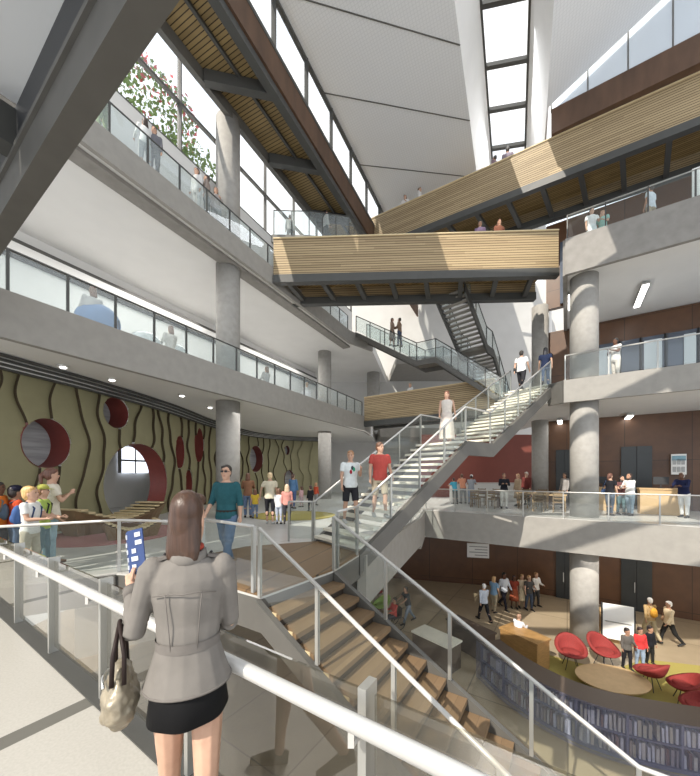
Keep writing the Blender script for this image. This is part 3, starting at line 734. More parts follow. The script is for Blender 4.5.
railing('glass_railing', 'glass railing on the right first gallery in front of the man in white', [uv(-.05, 15.65, 5.4), uv(9.5, 15.65, 5.4)], 1.3, 1.0, (.045, .045), 'pole', 'glass_clear', 'rail')
railing('glass_railing', 'glass railing at the top right, in front of the two figures in pale clothes', [uv(.0, 19, 10.8), uv(.02, 15.45, 10.8), uv(9.5, 15.45, 10.8)], 1.25, 1.0, (.045, .045), 'steel', 'glass', 'pole')
# deck and left floor rails (entrance level)
railing('glass_railing', 'glass railing on the left floor edge in front of the school group', [Vector((-5.35, 4.98, 0)), Vector((-4.0, 5.72, 0)), Vector((-2.75, 5.55, 0))], 1.5, .90, (.05, .05), 'pole', 'glass', 'rail')
railing('glass_railing', 'glass railing along the deck edge in front of the man in teal', [Vector((-2.42, 5.42, .03)), Vector((-1.36, 4.66, .03))], 1.3, .93, (.055, .055), 'pole', 'glass', 'rail')
railing('glass_railing', 'short glass railing at the right back edge of the timber deck', [Vector((-1.55, 8.35, .0)), Vector((-.95, 8.35, .0))], .7, 1.0, (.045, .045), 'pole', 'glass', 'rail')
railing('glass_railing', 'short glass railing between the two flights of stairs', [Vector((-.22, 5.86, .03)), Vector((.15, 6.8, .03))], 1.0, 1.0, (.05, .05), 'pole', 'glass', 'rail')
# terrace railing in the foreground
t0 = 6.87 + 1.15 * 3; P = []
q0 = lambda t: Vector((0, 0, 0)) + Vector((*uv(-t + .66 - .0, 1.08), 0))
# posts measured along the terrace edge
P0 = Vector((*uv(-.63 - 1.15 * 9, 1.08), 0)); P1 = P0 + Vector((UA.x, UA.y, 0)) * 1.15 * 10
railing('glass_railing', 'foreground glass railing with thick white handrail along the terrace edge', [P0, P1], 1.15, .91, (.035, .085), 'pole', 'glass_near', 'rail', .031,
        rail_off=.115, rail_h=.835, off_side=-1, brackets=True, glass_top=.88)
# ================================================================ STEEL FRAME OVERHEAD (near, upper left)
root = thing('steel_canopy', 'large dark steel beam with glass panels overhead in the upper left corner', 'canopy', uv(-14, 1.2, 4.8))
q = MB(); a, b = uv(-14, 1.10, 0), uv(2, 1.10, 0)
for z, wd, ht in ((4.83, .19, .05), (5.33, .19, .06)): q.bar(Vector((a.x, a.y, z)), Vector((b.x, b.y, z)), wd, ht)
q.bar(Vector((a.x, a.y, 5.1)), Vector((b.x, b.y, 5.1)), .12, .5)
q.build('main_beam', M['steel_mid'], root)
a2, b2 = uv(-14, 1.08, 0), uv(2, 1.08, 0)
MB().bar(Vector((a2.x, a2.y, 5.58)), Vector((b2.x, b2.y, 5.58)), .1, .44).build('upper_beam', M['dark'], root)
for u in (-11.6, -8.4, -5.25, -1.6):
    MB().bar(uv(u, 1.1, 5.55), uv(u, -3.5, 5.55), .26, .42).build('cross_beam', M['steel'], root)
for u0, u1 in ((-14, -11.7), (-11.4, -8.5), (-8.2, -5.4), (-5.1, -1.75), (-1.4, 2)):
    MB().prism([uv(u0, 1.2), uv(u1, 1.2), uv(u1, -3.5), uv(u0, -3.5)], 5.8, 5.83).build('glass_panel', M['canopy_glass'], root)
    um = (u0 + u1) / 2
    MB().bar(uv(um, 1.15, 5.79), uv(um, -3.5, 5.79), .025, .02).build('joint_strip', M['pole'], root)
# ================================================================ PEOPLE
SK = {}
def fabric(col, nm='cloth', rough=.85):
    key = (nm, tuple(round(c, 3) for c in col))
    if key not in SK:
        SK[key] = mat('%s_%02d' % (nm, len(SK)), col, rough, noise=.14, nscale=14, bump=.15, spec=.2)
    return SK[key]
SKIN_L = (.58, .36, .26); SKIN_M = (.42, .24, .16); SKIN_D = (.14, .07, .045)
def hairmat(col):
    key = ('hairm', tuple(round(c, 3) for c in col))
    if key not in SK:
        m = mat('hair_%02d' % len(SK), col, .42, noise=.45, nscale=60, bump=.5, stretch=(1, 1, .06), spec=.6, ncol=tuple(min(1, c * 1.7) for c in col)); SK[key] = m
    return SK[key]
def remesh(o, vox, it=3):
    m = o.modifiers.new('merge', 'REMESH'); m.mode = 'VOXEL'; m.voxel_size = vox; m.use_smooth_shade = True
    if it:
        s = o.modifiers.new('smooth', 'SMOOTH'); s.factor = .5; s.iterations = it
def rotx(v, a):       # forward swing: rotate about the x axis, +a moves a downward vector forward (+y)
    c, s = math.cos(a), math.sin(a); return Vector((v.x, v.y * c - v.z * s, v.y * s + v.z * c))
class Pose:
    def __init__(s, legs=((8, 4), (-8, 10)), arms=((6, 8, 15, 0), (-6, 8, 15, 0)), lean=0, head=(0, 0), sit=False):
        s.legs = legs; s.arms = arms; s.lean = lean; s.head = head; s.sit = sit
def joints(P):
    J = {}
    hip0 = Vector((0, 0, .92))
    low = 9
    for i, sx in ((0, -1), (1, 1)):
        sw, bd = [R(q) for q in P.legs[i]]
        h = hip0 + Vector((sx * .095, 0, -.02))
        k = h + rotx(Vector((sx * .01, 0, -.42)), sw)
        a = k + rotx(Vector((0, 0, -.41)), sw - bd)
        J['hip%d' % i] = h; J['knee%d' % i] = k; J['ank%d' % i] = a
        toe_dir = rotx(Vector((0, 1, 0)), min(0, (sw - bd)) * .5 if not P.sit else 0)
        J['toe%d' % i] = a + toe_dir * .17 + Vector((sx * .02, 0, -.055)); J['heel%d' % i] = a - toe_dir * .05 + Vector((0, 0, -.055))
        low = min(low, a.z - .075)
    dz = -low
    if P.sit: dz = -low
    ln = R(P.lean)
    def T(v): return rotx(v - hip0, -ln) + hip0
    for i, sx in ((0, -1), (1, 1)):
        sw, outa, bd, inw = P.arms[i]
        sh = T(Vector((sx * .185, 0, 1.425)))
        d = Vector((sx * math.sin(R(outa)), 0, -math.cos(R(outa))))
        d = rotx(d, R(sw)); e = sh + d * .285
        f = Vector((sx * math.sin(R(outa) * .4), 0, -1)).normalized(); f = rotx(f, R(sw + bd))
        f = Matrix.Rotation(R(inw) * sx, 3, 'Z') @ f
        wv = e + f * .25
        J['sh%d' % i] = sh; J['el%d' % i] = e; J['wr%d' % i] = wv; J['fd%d' % i] = f
    J['T'] = T; J['hipc'] = hip0
    for k in list(J):
        if isinstance(J[k], Vector) and not k.startswith('fd'): J[k] = J[k] + Vector((0, 0, dz))
    J['dz'] = dz
    return J
def torso_rings(mb, J, z0, z1, grow=0.0, female=False, n=16, flare=0.0):
    T = J['T']; dz = J['dz']
    prof = [(.80, .150, .105), (.86, .172, .122), (.92, .175, .125), (1.0, .158, .112), (1.10, .138 if female else .148, .100), (1.2, .148 if female else .162, .108),
            (1.30, .165 if female else .18, .118), (1.38, .175 if female else .190, .108), (1.43, .150 if female else .17, .088), (1.465, .095, .072), (1.49, .062, .062)]
    P = [(z, a, b) for z, a, b in prof if z0 - 1e-6 <= z <= z1 + 1e-6]
    base = len(mb.v); k = len(P)
    for z, a, b in P:
        fl = flare * max(0, 1.08 - z)
        for j in range(n):
            t = 2 * math.pi * j / n
            q = T(Vector(((a + grow + fl) * math.cos(t), (b + grow + fl) * math.sin(t) + (.012 if z > 1.15 else 0), z))) + Vector((0, 0, dz))
            mb.v.append(q)
    for i in range(k - 1):
        for j in range(n): mb.f.append((base + i * n + j, base + i * n + (j + 1) % n, base + (i + 1) * n + (j + 1) % n, base + (i + 1) * n + j)); mb.m.append(0)
    mb.f.append(tuple(base + j for j in range(n))[::-1]); mb.m.append(0)
    mb.f.append(tuple(base + (k - 1) * n + j for j in range(n))); mb.m.append(0)
def hand(mb, w, f, sx, curl=25, scale=1.0, grip=None):
    """palm, four bent fingers of different length and a thumb leaving the side of the palm"""
    f = f.normalized(); side = Vector((0, 1, 0)) if abs(f.y) < .7 else Vector((0, 0, 1))
    side = (side - f * side.dot(f)).normalized()          # thumb side
    nrm = f.cross(side).normalized() * (-sx)               # towards the palm/body
    pal = w + f * .09 * scale
    mb.tube([w - f * .01, w + f * .03 * scale, pal], [(.022, .020), (.032, .017), (.036, .014)], 8)
    for k, (o_, L) in enumerate(((.028, .068), (.010, .078), (-.009, .072), (-.027, .056))):
        b = pal + side * o_ * scale - f * .012; c1 = R(curl); d1 = (f * math.cos(c1) + nrm * math.sin(c1))
        p1 = b + d1 * L * .5 * scale; c2 = R(curl * 2.3); d2 = f * math.cos(c2) + nrm * math.sin(c2); p2 = p1 + d2 * L * .5 * scale
        mb.tube([b, p1, p2], [.0095 * scale, .009 * scale, .0075 * scale], 6)
    tb = w + f * .03 * scale + side * .025 * scale
    t1 = tb + (side * .7 + f * .7 + nrm * .2).normalized() * .035 * scale; t2 = t1 + (side * .2 + f * .9 + nrm * .4).normalized() * .03 * scale
    mb.tube([tb, t1, t2], [.012 * scale, .0105 * scale, .009 * scale], 6)
def limb(mb, a, b, r0, rm, r1, n=10):
    mb.tube([a + (a - b).normalized() * r0 * .3, a, a.lerp(b, .4), b, b + (b - a).normalized() * r1 * .3], [r0 * .6, r0, rm, r1, r1 * .6], n)
def person(label, loc, rz, h=1.75, top=None, bottom=None, pose=None, skin=SKIN_L, hair=(.05, .03, .02), hairstyle='short', sleeve='long', legs='trousers',
           shoes=(.03, .03, .03), female=False, group=None, vox=.016, det=0, extra=(), name='person', jacket=None, top_flare=0.0, top_z=.86):
    P = pose or Pose(); J = joints(P); S = h / 1.75
    root = thing(name, label, 'person', loc, R(rz), group); root.scale = (S, S, S)
    O = Vector((0, 0, 0)); T = J['T']; DZ = Vector((0, 0, J['dz']))
    sk = fabric(skin, 'skin', .55)
    kid = h < 1.5
    # --- body
    b = MB(); torso_rings(b, J, .80, 1.49, 0, female)
    hc = T(Vector((0, .015, 1.635))) + DZ
    hy, hp = R(P.head[0]), R(P.head[1])
    HM = Matrix.Rotation(hy, 3, 'Z') @ Matrix.Rotation(-hp, 3, 'X'); hs = 1.22 if kid else 1.0
    neck = T(Vector((0, 0, 1.44))) + DZ
    b.tube([neck, T(Vector((0, .0, 1.50))) + DZ, hc + Vector((0, -.01, -.05))], [.062, .055, .052], 12)
    def HP(x, y, z): return hc + HM @ (Vector((x, y, z)) * hs)
    hr = []
    for z, rx, ry, cy in ((-.125, .022, .025, .045), (-.11, .042, .050, .028), (-.08, .058, .072, .012), (-.045, .068, .085, .004), (-.01, .072, .091, 0), (.03, .075, .095, -.004), (.065, .071, .09, -.006), (.095, .054, .07, -.008), (.112, .028, .036, -.008)):
        hr.append([HP(rx * math.cos(2 * math.pi * j / 14), cy + ry * math.sin(2 * math.pi * j / 14), z) for j in range(14)])
    k = len(hr); vs = [v for q in hr for v in q]
    b.add(vs, [(i * 14 + j, i * 14 + (j + 1) % 14, (i + 1) * 14 + (j + 1) % 14, (i + 1) * 14 + j) for i in range(k - 1) for j in range(14)] + [tuple(range(14))[::-1], tuple((k - 1) * 14 + j for j in range(14))])
    b.tube([HP(0, .082, .012), HP(0, .104, -.028), HP(0, .088, -.04)], [.009, .014, .010], 8)     # nose
    b.tube([HP(-.018, .080, -.068), HP(.018, .080, -.068)], [.008, .008], 6)                       # lips
    for sx in (-1, 1): b.ball(HP(sx * .076, -.004, -.015), (.010, .018, .030), 8, 6)
    for i, sx in ((0, -1), (1, 1)):
        a_, e_, w_ = J['sh%d' % i], J['el%d' % i], J['wr%d' % i]
        m_ = .88 if female else 1.0
        b.ball(a_ + Vector((-sx * .01, 0, -.01)), .056 * m_, 10, 7)
        limb(b, a_, e_, .050 * m_, .047 * m_, .039 * m_); limb(b, e_, w_, .040 * m_, .037 * m_, .026 * m_)
        hand(b, w_, J['fd%d' % i], sx)
        h_, k_, n_ = J['hip%d' % i], J['knee%d' % i], J['ank%d' % i]
        b.ball(h_ + Vector((0, 0, .0)), .088, 12, 8)
        limb(b, h_, k_, .088 * (1.02 if female else 1), .078, .054); 
        b.tube([k_, k_.lerp(n_, .28) - rotx(Vector((0, .012, 0)), 0), k_.lerp(n_, .65), n_], [.053, .056, .041, .034], 10)
        b.tube([J['heel%d' % i] + Vector((0, 0, .02)), n_ + Vector((0, .02, -.035)), J['toe%d' % i] + Vector((0, 0, .01))], [.034, .038, .026], 8)
    bo = b.build('body', sk, root, True, org=O); remesh(bo, vox if det else max(vox, .015), 2)
    # --- top
    if top is not None:
        q = MB(); torso_rings(q, J, top_z, 1.465, .016, female, flare=top_flare)
        for i, sx in ((0, -1), (1, 1)):
            a_, e_, w_ = J['sh%d' % i], J['el%d' % i], J['wr%d' % i]
            if sleeve == 'none': continue
            q.ball(a_ + Vector((-sx * (.014 if female else .01), 0, -.010)), .063 if female else .067, 12, 9)
            if sleeve == 'long':
                limb(q, a_, e_, .058 if female else .063, .055, .049); q.tube([e_, e_.lerp(w_, .5), e_.lerp(w_, .97)], [.052, .046, .038], 10)
            elif sleeve == 'rolled':
                limb(q, a_, e_, .062, .058, .052); q.tube([e_, e_.lerp(w_, .3)], [.053, .050], 10)
            else:
                m3 = a_.lerp(e_, .62); q.tube([a_, m3], [.064, .064], 10)
        to = q.build('top', fabric(top), root, True, org=O); remesh(to, vox if det else max(vox, .017), 3 if det else 2)
    if bottom is not None:
        q = MB()
        if legs in ('trousers', 'shorts', 'leggings'):
            torso_rings(q, J, .80, 1.0, .010, female)
            gr = 1.25 if legs == 'trousers' else (1.3 if legs == 'shorts' else 1.07)
            for i in (0, 1):
                h_, k_, n_ = J['hip%d' % i], J['knee%d' % i], J['ank%d' % i]
                q.ball(h_, .100, 12, 8)
                kk = k_ if legs != 'shorts' else h_.lerp(k_, .88)
                q.tube([h_, h_.lerp(kk, .45), kk], [.100, .088 * (1.05 if legs == 'shorts' else 1), .064 * gr if legs != 'leggings' else .060], 12)
                if legs == 'trousers': q.tube([k_, k_.lerp(n_, .4), k_.lerp(n_, .95)], [.066, .062, .055], 12)
                if legs == 'leggings': q.tube([k_, k_.lerp(n_, .3), k_.lerp(n_, .55)], [.060, .061, .052], 12)
            bo2 = q.build('trousers' if legs != 'shorts' else 'shorts', fabric(bottom), root, True, org=O); remesh(bo2, vox if det else max(vox, .017), 2)
        else:
            L = {'skirt': .80, 'dress': .42, 'longdress': .16}[legs]; n = 48 if det else 20; zs = [1.04, .98, .90, .80, .70, .6, .5, .4, .3, .2, .12]
            zs = [z for z in zs if z > L] + [L]; dz = J['dz']; base = 0
            kx = (J['knee0'].y + J['knee1'].y) / 2
            for z in zs:
                t = (1.04 - z); rx = .165 + .10 * min(1, t * 2.2) * .45 + t * .05; ry = .125 + .05 * min(1, t * 2.2) + abs(J['knee0'].y - J['knee1'].y) * .35 * min(1, t * 1.6)
                for j in range(n):
                    an = 2 * math.pi * j / n; wv = 1 + .03 * math.sin(an * 7) * min(1, t * 3)
                    q.v.append(Vector((rx * wv * math.cos(an), ry * wv * math.sin(an) + kx * t * .5, z + dz)))
            for i in range(len(zs) - 1):
                for j in range(n): q.f.append((i * n + j, (i + 1) * n + j, (i + 1) * n + (j + 1) % n, i * n + (j + 1) % n)); q.m.append(0)
            so = q.build('skirt', fabric(bottom), root, True, org=O)
            m = so.modifiers.new('thick', 'SOLIDIFY'); m.thickness = .008
    # --- shoes
    for i in (0, 1):
        n_ = J['ank%d' % i]; a_ = J['heel%d' % i]; t_ = J['toe%d' % i]
        q = MB(); q.tube([a_ + Vector((0, -.015, .018)), a_.lerp(t_, .25) + Vector((0, 0, .028)), a_.lerp(t_, .65) + Vector((0, 0, .016)), t_ + Vector((0, .03, .004))], [(.038, .036), (.044, .050), (.048, .036), (.034, .022)], 12)
        so = q.build('shoe', fabric(shoes, 'leather', .5), root, True, org=O)
    # --- hair
    if hairstyle != 'bald':
        q = MB(); hm = hairmat(hair)
        HMs = HM
        q.ball(HP(0, -.020, .046), (.084 * hs, .100 * hs, .088 * hs), 18, 12, M=None)
        q.ball(HP(0, -.040, .0), (.081 * hs, .078 * hs, .105 * hs), 16, 10)
        q.ball(HP(.02, .035, .082), (.055 * hs, .05 * hs, .032 * hs), 12, 8)
        if hairstyle in ('long', 'bob'):
            z1 = -.30 if hairstyle == 'long' else -.17
            q.tube([HP(0, -.03, .02), HP(0, -.05, -.08), HP(0, -.065, z1 * .75), HP(0, -.07, z1)], [(.085 * hs, .075 * hs), (.092 * hs, .062 * hs), (.095 * hs, .045 * hs), (.088 * hs, .030 * hs)], 14)
        if hairstyle == 'ponytail': q.tube([HP(0, -.10, .05), HP(0, -.15, -.01), HP(0, -.15, -.11), HP(0, -.13, -.20)], [.028, .036, .03, .012], 8)
        if hairstyle == 'bun': q.ball(HP(0, -.11, .06), .045, 10, 7)
        ho = q.build('hair', hm, root, True, org=O)
        remesh(ho, .009 if det else .014, 2)
        if hairstyle == 'cap':
            c_ = MB(); c_.rings([(0, 0, 0, .092, .108), (0, 0, .05, .088, .100), (0, 0, .09, .062, .07), (0, 0, .105, .02, .02)], 16)
            c_.add([Vector((-.07, .08, .004)), Vector((.07, .08, .004)), Vector((.05, .18, -.012)), Vector((-.05, .18, -.012)), Vector((-.07, .08, .014)), Vector((.07, .08, .014)), Vector((.05, .18, -.004)), Vector((-.05, .18, -.004))],
                   [(3, 2, 1, 0), (4, 5, 6, 7), (0, 1, 5, 4), (1, 2, 6, 5), (2, 3, 7, 6), (3, 0, 4, 7)])
            c_.v = [HP(v.x, v.y - .005, v.z + .035) for v in c_.v]
            c_.build('cap', fabric(extra_col(extra, 'cap', (.3, .4, .12))), root, True, org=O)
    # --- face details
    for sx in (-1, 1):
        MB().ball(HP(sx * .030, .080, .004), .0105 if det else .012, 8, 6).build('eye', fabric((.03, .025, .02), 'eye', .3), root, True, org=O)
        if det: MB().tube([HP(sx * .046, .078, .026), HP(sx * .03, .087, .031), HP(sx * .014, .088, .026)], [.004, .006, .005], 6).build('eyebrow', fabric(hair, 'hair', .5), root, True, org=O)
    if det: MB().tube([HP(-.024, .080, -.066), HP(0, .090, -.068), HP(.024, .080, -.066)], [.002, .006, .002], 6).build('mouth', fabric((.35, .10, .09), 'lip', .5), root, True, org=O)
    # --- carried / worn extras
    for e in extra:
        c = e[1] if len(e) > 1 else (.1, .1, .1)
        if e[0] == 'backpack':
            q = MB(); cB = T(Vector((0, -.19, 1.22))) + DZ
            q.ball(cB, (.135, .085, .20), 14, 10); q.ball(cB + Vector((0, -.06, -.06)), (.10, .06, .10), 12, 8)
            bp = q.build('backpack', fabric(c), root, True, org=O); remesh(bp, .016, 2)
            for sx in (-1, 1):
                MB().tube([T(Vector((sx * .09, -.12, 1.40))) + DZ, T(Vector((sx * .10, .0, 1.475))) + DZ, T(Vector((sx * .11, .135, 1.36))) + DZ, T(Vector((sx * .13, .10, 1.16))) + DZ, T(Vector((sx * .14, -.1, 1.08))) + DZ], .015, 6).build('strap', fabric(tuple(x * .5 for x in c)), bp, True, org=O)
        if e[0] == 'glasses':
            q = MB()
            for sx in (-1, 1):
                q.box(HP(sx * .032, .098, .004), (.048, .008, .03), 0); q.bar(HP(sx * .056, .095, .01), HP(sx * .078, .0, .0), .006, .006)
            q.bar(HP(-.01, .102, .01), HP(.01, .102, .01), .006, .006); q.build('glasses', M['black'], root, org=O)
        if e[0] == 'belt':
            q = MB(); torso_rings(q, J, .99, 1.01, .02, female); q.v = [v for v in q.v]
            qq = MB(); T_ = T; n = 18
            for z in (.975, 1.01):
                for j in range(n): qq.v.append(T(Vector(((.162 + .014) * math.cos(2 * math.pi * j / n), (.115 + .016) * math.sin(2 * math.pi * j / n), z))) + DZ)
            for j in range(n): qq.f.append((j, (j + 1) % n, n + (j + 1) % n, n + j)); qq.m.append(0)
            qq.build('belt', fabric(c, 'leather', .5), root, org=O)
        if e[0] == 'bag':                       # shoulder bag hanging at one hip
            sx = e[2]; q = MB(); p = Vector((sx * .24, -.02, .98)) + DZ
            q.ball(p, (.06, .15, .12), 12, 8); bo = q.build('shoulder_bag', fabric(c, 'leather', .5), root, True, org=O)
            MB().tube([p + Vector((0, .1, .08)), T(Vector((sx * .12, .06, 1.47))) + DZ, T(Vector((sx * .12, -.06, 1.46))) + DZ, p + Vector((0, -.1, .08))], .010, 6).build('strap', fabric(c, 'leather', .5), bo, True, org=O)
    return root, J, S
def extra_col(extra, k, d):
    for e in extra:
        if e[0] == k: return e[1]
    return d
def world_of(root, S, v):
    return Vector(root.location) + Matrix.Rotation(root.rotation_euler.z, 3, 'Z') @ Vector([v[i] * root.scale[i] for i in range(3)])
WALK = Pose(((22, 6), (-18, 22)), ((-18, 8, 12, 0), (20, 8, 18, 0)))
WALK2 = Pose(((-20, 20), (20, 6)), ((18, 8, 18, 0), (-16, 8, 12, 0)))
STAND = Pose(((4, 2), (-3, 3)), ((4, 7, 10, 0), (2, 7, 14, 0)))
FOLD = Pose(((3, 2), (-3, 3)), ((20, 10, 95, 55), (22, 10, 95, 55)))
TALK = Pose(((6, 4), (-5, 4)), ((15, 10, 75, 20), (3, 8, 12, 0)))
READ = Pose(((4, 3), (-3, 3)), ((22, 8, 80, 30), (22, 8, 80, 30)), 3, (0, -22))
LEANF = Pose(((2, 2), (-6, 2)), ((35, 10, 60, 25), (35, 10, 60, 25)), 12, (0, -15))
HOLDH = Pose(((5, 3), (-5, 5)), ((5, 25, 8, 0), (2, 7, 10, 0)))
SIT = Pose(((85, 85), (82, 80)), ((25, 8, 55, 20), (25, 8, 60, 20)), -4, (0, 0), True)
# rz: 0 faces +Y (away from the camera), 180 faces the camera, 90 faces left (-X), -90 faces right
P_ = person
# man in teal walking towards us
P_('man in a teal shirt, blue jeans and glasses walking on the timber deck', (-2.17, 5.80, .036), 168, 1.84, (.025, .10, .12), (.11, .17, .27),
   Pose(((16, 3), (-14, 14)), ((-8, 9, 14, 5), (10, 10, 30, 5)), 0, (12, -4)), SKIN_L, (.02, .014, .01), 'short', 'rolled', 'trousers', (.10, .12, .15), vox=.011, det=1, extra=(('glasses',), ('belt', (.03, .02, .015))))
# two men on the staircase
_p1 = S0 + SD * .62 + Vector(SN).to_3d() * .95; _p2 = S0 + SD * 1.05 + Vector(SN).to_3d() * .35
_tee = P_('young man in white T-shirt and black shorts at the foot of the long staircase', (_p1.x, _p1.y, .50), 200, 1.78, (.70, .74, .74), (.03, .03, .035),
   Pose(((14, 10), (-6, 8)), ((15, 8, 110, 20), (0, 8, 15, 0)), 0, (-25, 0)), SKIN_L, (.25, .13, .06), 'short', 'short', 'shorts', (.5, .5, .5), vox=.013, det=1)
for dx, dz_, cc in ((-.04, 1.30, (.05, .35, .20)), (.035, 1.24, (.35, .03, .05)), (.0, 1.33, (.04, .05, .06))):
    _j = _tee[1]; MB().ball(_j['T'](Vector((dx, .138, dz_))) + Vector((0, 0, _j['dz'])), (.035, .012, .055), 10, 7).build('shirt_print', fabric(cc, 'print'), _tee[0], True, org=Vector((0, 0, 0)))
P_('man in a red T-shirt and khaki shorts coming down the staircase beside the rail', (_p2.x, _p2.y, .665), 190, 1.80, (.50, .085, .07), (.42, .36, .27),
   Pose(((12, 8), (-8, 10)), ((6, 9, 30, 0), (-2, 9, 15, 0)), 0, (30, 0)), SKIN_L, (.10, .05, .03), 'short', 'short', 'shorts', (.5, .5, .48), vox=.013, det=1)
# woman on the mid landing
P_('woman in a long pale floral dress on the middle landing of the staircase', (3.15, 10.75, 2.67), 170, 1.72, (.72, .66, .60), (.70, .62, .56), Pose(((8, 4), (-6, 6)), ((-10, 14, 25, 0), (6, 9, 30, 0)), 0, (-20, 0)),
   SKIN_L, (.12, .045, .025), 'long', 'none', 'longdress', (.4, .3, .2), True, vox=.014, det=1)
P_('man in a white shirt and dark trousers climbing the top of the staircase', (7.35, 14.15, 5.24), -45, 1.78, (.80, .80, .80), (.03, .03, .035), WALK, SKIN_L, (.02, .015, .012), 'short', 'short', 'trousers', extra=(('bag', (.05, .05, .05), -1),))
P_('woman with long black hair and navy dress top at the head of the staircase', (8.35, 14.1, 5.39), -30, 1.74, (.02, .03, .07), (.06, .09, .16), WALK2, SKIN_L, (.008, .008, .012), 'long', 'short', 'trousers', female=True)
# right galleries
P_('dark-haired man in white clothes with folded arms on the right first gallery', (10.75, 13.35, 5.4), 95, 1.78, (.75, .73, .70), (.62, .58, .52), FOLD, SKIN_D, (.01, .01, .01), 'short', 'short', 'trousers', (.6, .6, .6))
P_('man in a pale blue shirt and khaki trousers behind the top right railing', (11.35, 12.45, 10.8), 20, 1.78, (.62, .68, .74), (.42, .36, .27), STAND, SKIN_M, (.02, .015, .01), 'short', 'short', 'trousers')
P_('woman in white top and pale skirt behind the top right railing', (9.85, 13.45, 10.8), 170, 1.70, (.78, .78, .78), (.70, .75, .76), TALK, SKIN_L, (.05, .03, .02), 'bun', 'short', 'longdress', female=True)
P_('person in a mint green dress beside the woman in white at the top right', (10.3, 13.45, 10.8), 120, 1.62, (.35, .58, .52), (.30, .52, .47), TALK, SKIN_L, (.25, .12, .05), 'bob', 'short', 'dress', female=True)
# bridge people
def on_bridge(t, off, z=16.2): p = bL3 + L3d * t + Vector((.514, .857)) * off; return (p.x, p.y, z)
P_('person in white on the topmost bridge, leftmost of the two near its lower end', on_bridge(-3.3, .36, 16.6), 150, 1.90, (.75, .72, .70), (.2, .2, .22), TALK, SKIN_L, (.05, .03, .02), 'bob', 'long')
P_('person in a pale shirt on the topmost bridge, right of the person in white', on_bridge(-2.4, .36, 16.6), -120, 1.95, (.66, .64, .62), (.2, .2, .22), TALK, SKIN_L, (.10, .06, .03), 'short', 'long')
P_('person with a mauve top on the topmost bridge below the skylight, the left of two', on_bridge(1.7, .36, 16.6), 30, 1.80, (.20, .14, .16), (.1, .1, .12), STAND, SKIN_M, (.02, .015, .01), 'short', 'long')
P_('person in grey on the topmost bridge below the skylight, the right of two', on_bridge(2.3, .4, 16.6), -20, 1.98, (.24, .20, .24), (.1, .1, .12), STAND, SKIN_M, (.02, .015, .01), 'short', 'long')
P_('dark-haired person in a white jacket on the upper left landing behind the level bridge', (-1.3, 17.6, 13.9), -60, 1.84, (.66, .62, .58), (.1, .1, .1), TALK, SKIN_L, (.015, .01, .01), 'short', 'long')
P_('person in a purple top, left of two at the middle of the level bridge', (5.75, 14.6, 11.15), 170, 1.70, (.14, .10, .16), (.1, .1, .1), STAND, SKIN_M, (.12, .08, .06), 'short', 'long')
P_('person in a brown top at the middle of the level bridge, the right of two', (6.6, 14.6, 11.15), 190, 1.78, (.20, .08, .05), (.1, .1, .1), STAND, SKIN_M, (.10, .04, .02), 'bob', 'long')
P_('person in a white shirt crossing the small bridge behind the staircase', (3.65, 20.0, 5.4), 120, 1.80, (.78, .78, .78), (.2, .2, .2), TALK, SKIN_L, (.35, .27, .18), 'short', 'long')
P_('woman in a tan coat on the hanging stair, the left of a couple', (2.6, 20.35, 9.58), -120, 1.72, (.38, .28, .22), (.3, .24, .2), TALK, SKIN_L, (.08, .04, .03), 'long', 'long', 'dress', female=True)
P_('man in a brown jacket on the hanging stair, the right of a couple', (3.0, 19.95, 9.4), 60, 1.72, (.32, .22, .16), (.10, .12, .18), TALK, SKIN_L, (.04, .03, .02), 'short', 'long')
# left upper gallery
for (px, Y, rz, hh, tc_, bc_, lb, sex, hs_) in ((124, 8.95, 100, 1.8, (.40, .46, .24), (.25, .3, .15), 'person in a green top behind the glass of the upper left gallery, nearest to us', False, 'short'),
        (149, 9.95, 60, 1.6, (.75, .75, .74), (.5, .5, .5), 'person in white behind the upper left gallery glass, just right of the one in green', True, 'bob'),
        (160, 10.2, 200, 1.6, (.16, .16, .18), (.12, .12, .12), 'person in dark clothes behind the upper left gallery glass', False, 'short'),
        (197, 11.7, 160, 1.72, (.74, .72, .70), (.66, .64, .62), 'person in a white shirt before the column on the upper left gallery', False, 'short'),
        (207, 12.0, 110, 1.75, (.34, .28, .25), (.2, .2, .2), 'person in a brown jacket before the column on the upper left gallery', False, 'short'),
        (216, 12.45, 200, 1.68, (.42, .38, .36), (.3, .3, .3), 'person in grey beside the column on the upper left gallery', True, 'bob')):
    x = (px - 350) / F * Y; ex = E2(Y); Y2 = Y; x2 = min(x, ex - .35)
    P_(lb, (x2, Y2, 10.8), rz, hh, tc_, bc_, TALK if sex else STAND, SKIN_L, (.04, .025, .02), hs_, 'long', female=sex)
P_('small figure in pale clothes on the upper left landing, seen beside the glass', (-3.2, 17.6, 13.9), 20, 1.6, (.6, .58, .55), (.3, .3, .3), STAND, SKIN_L, (.04, .025, .02), 'short', 'long')
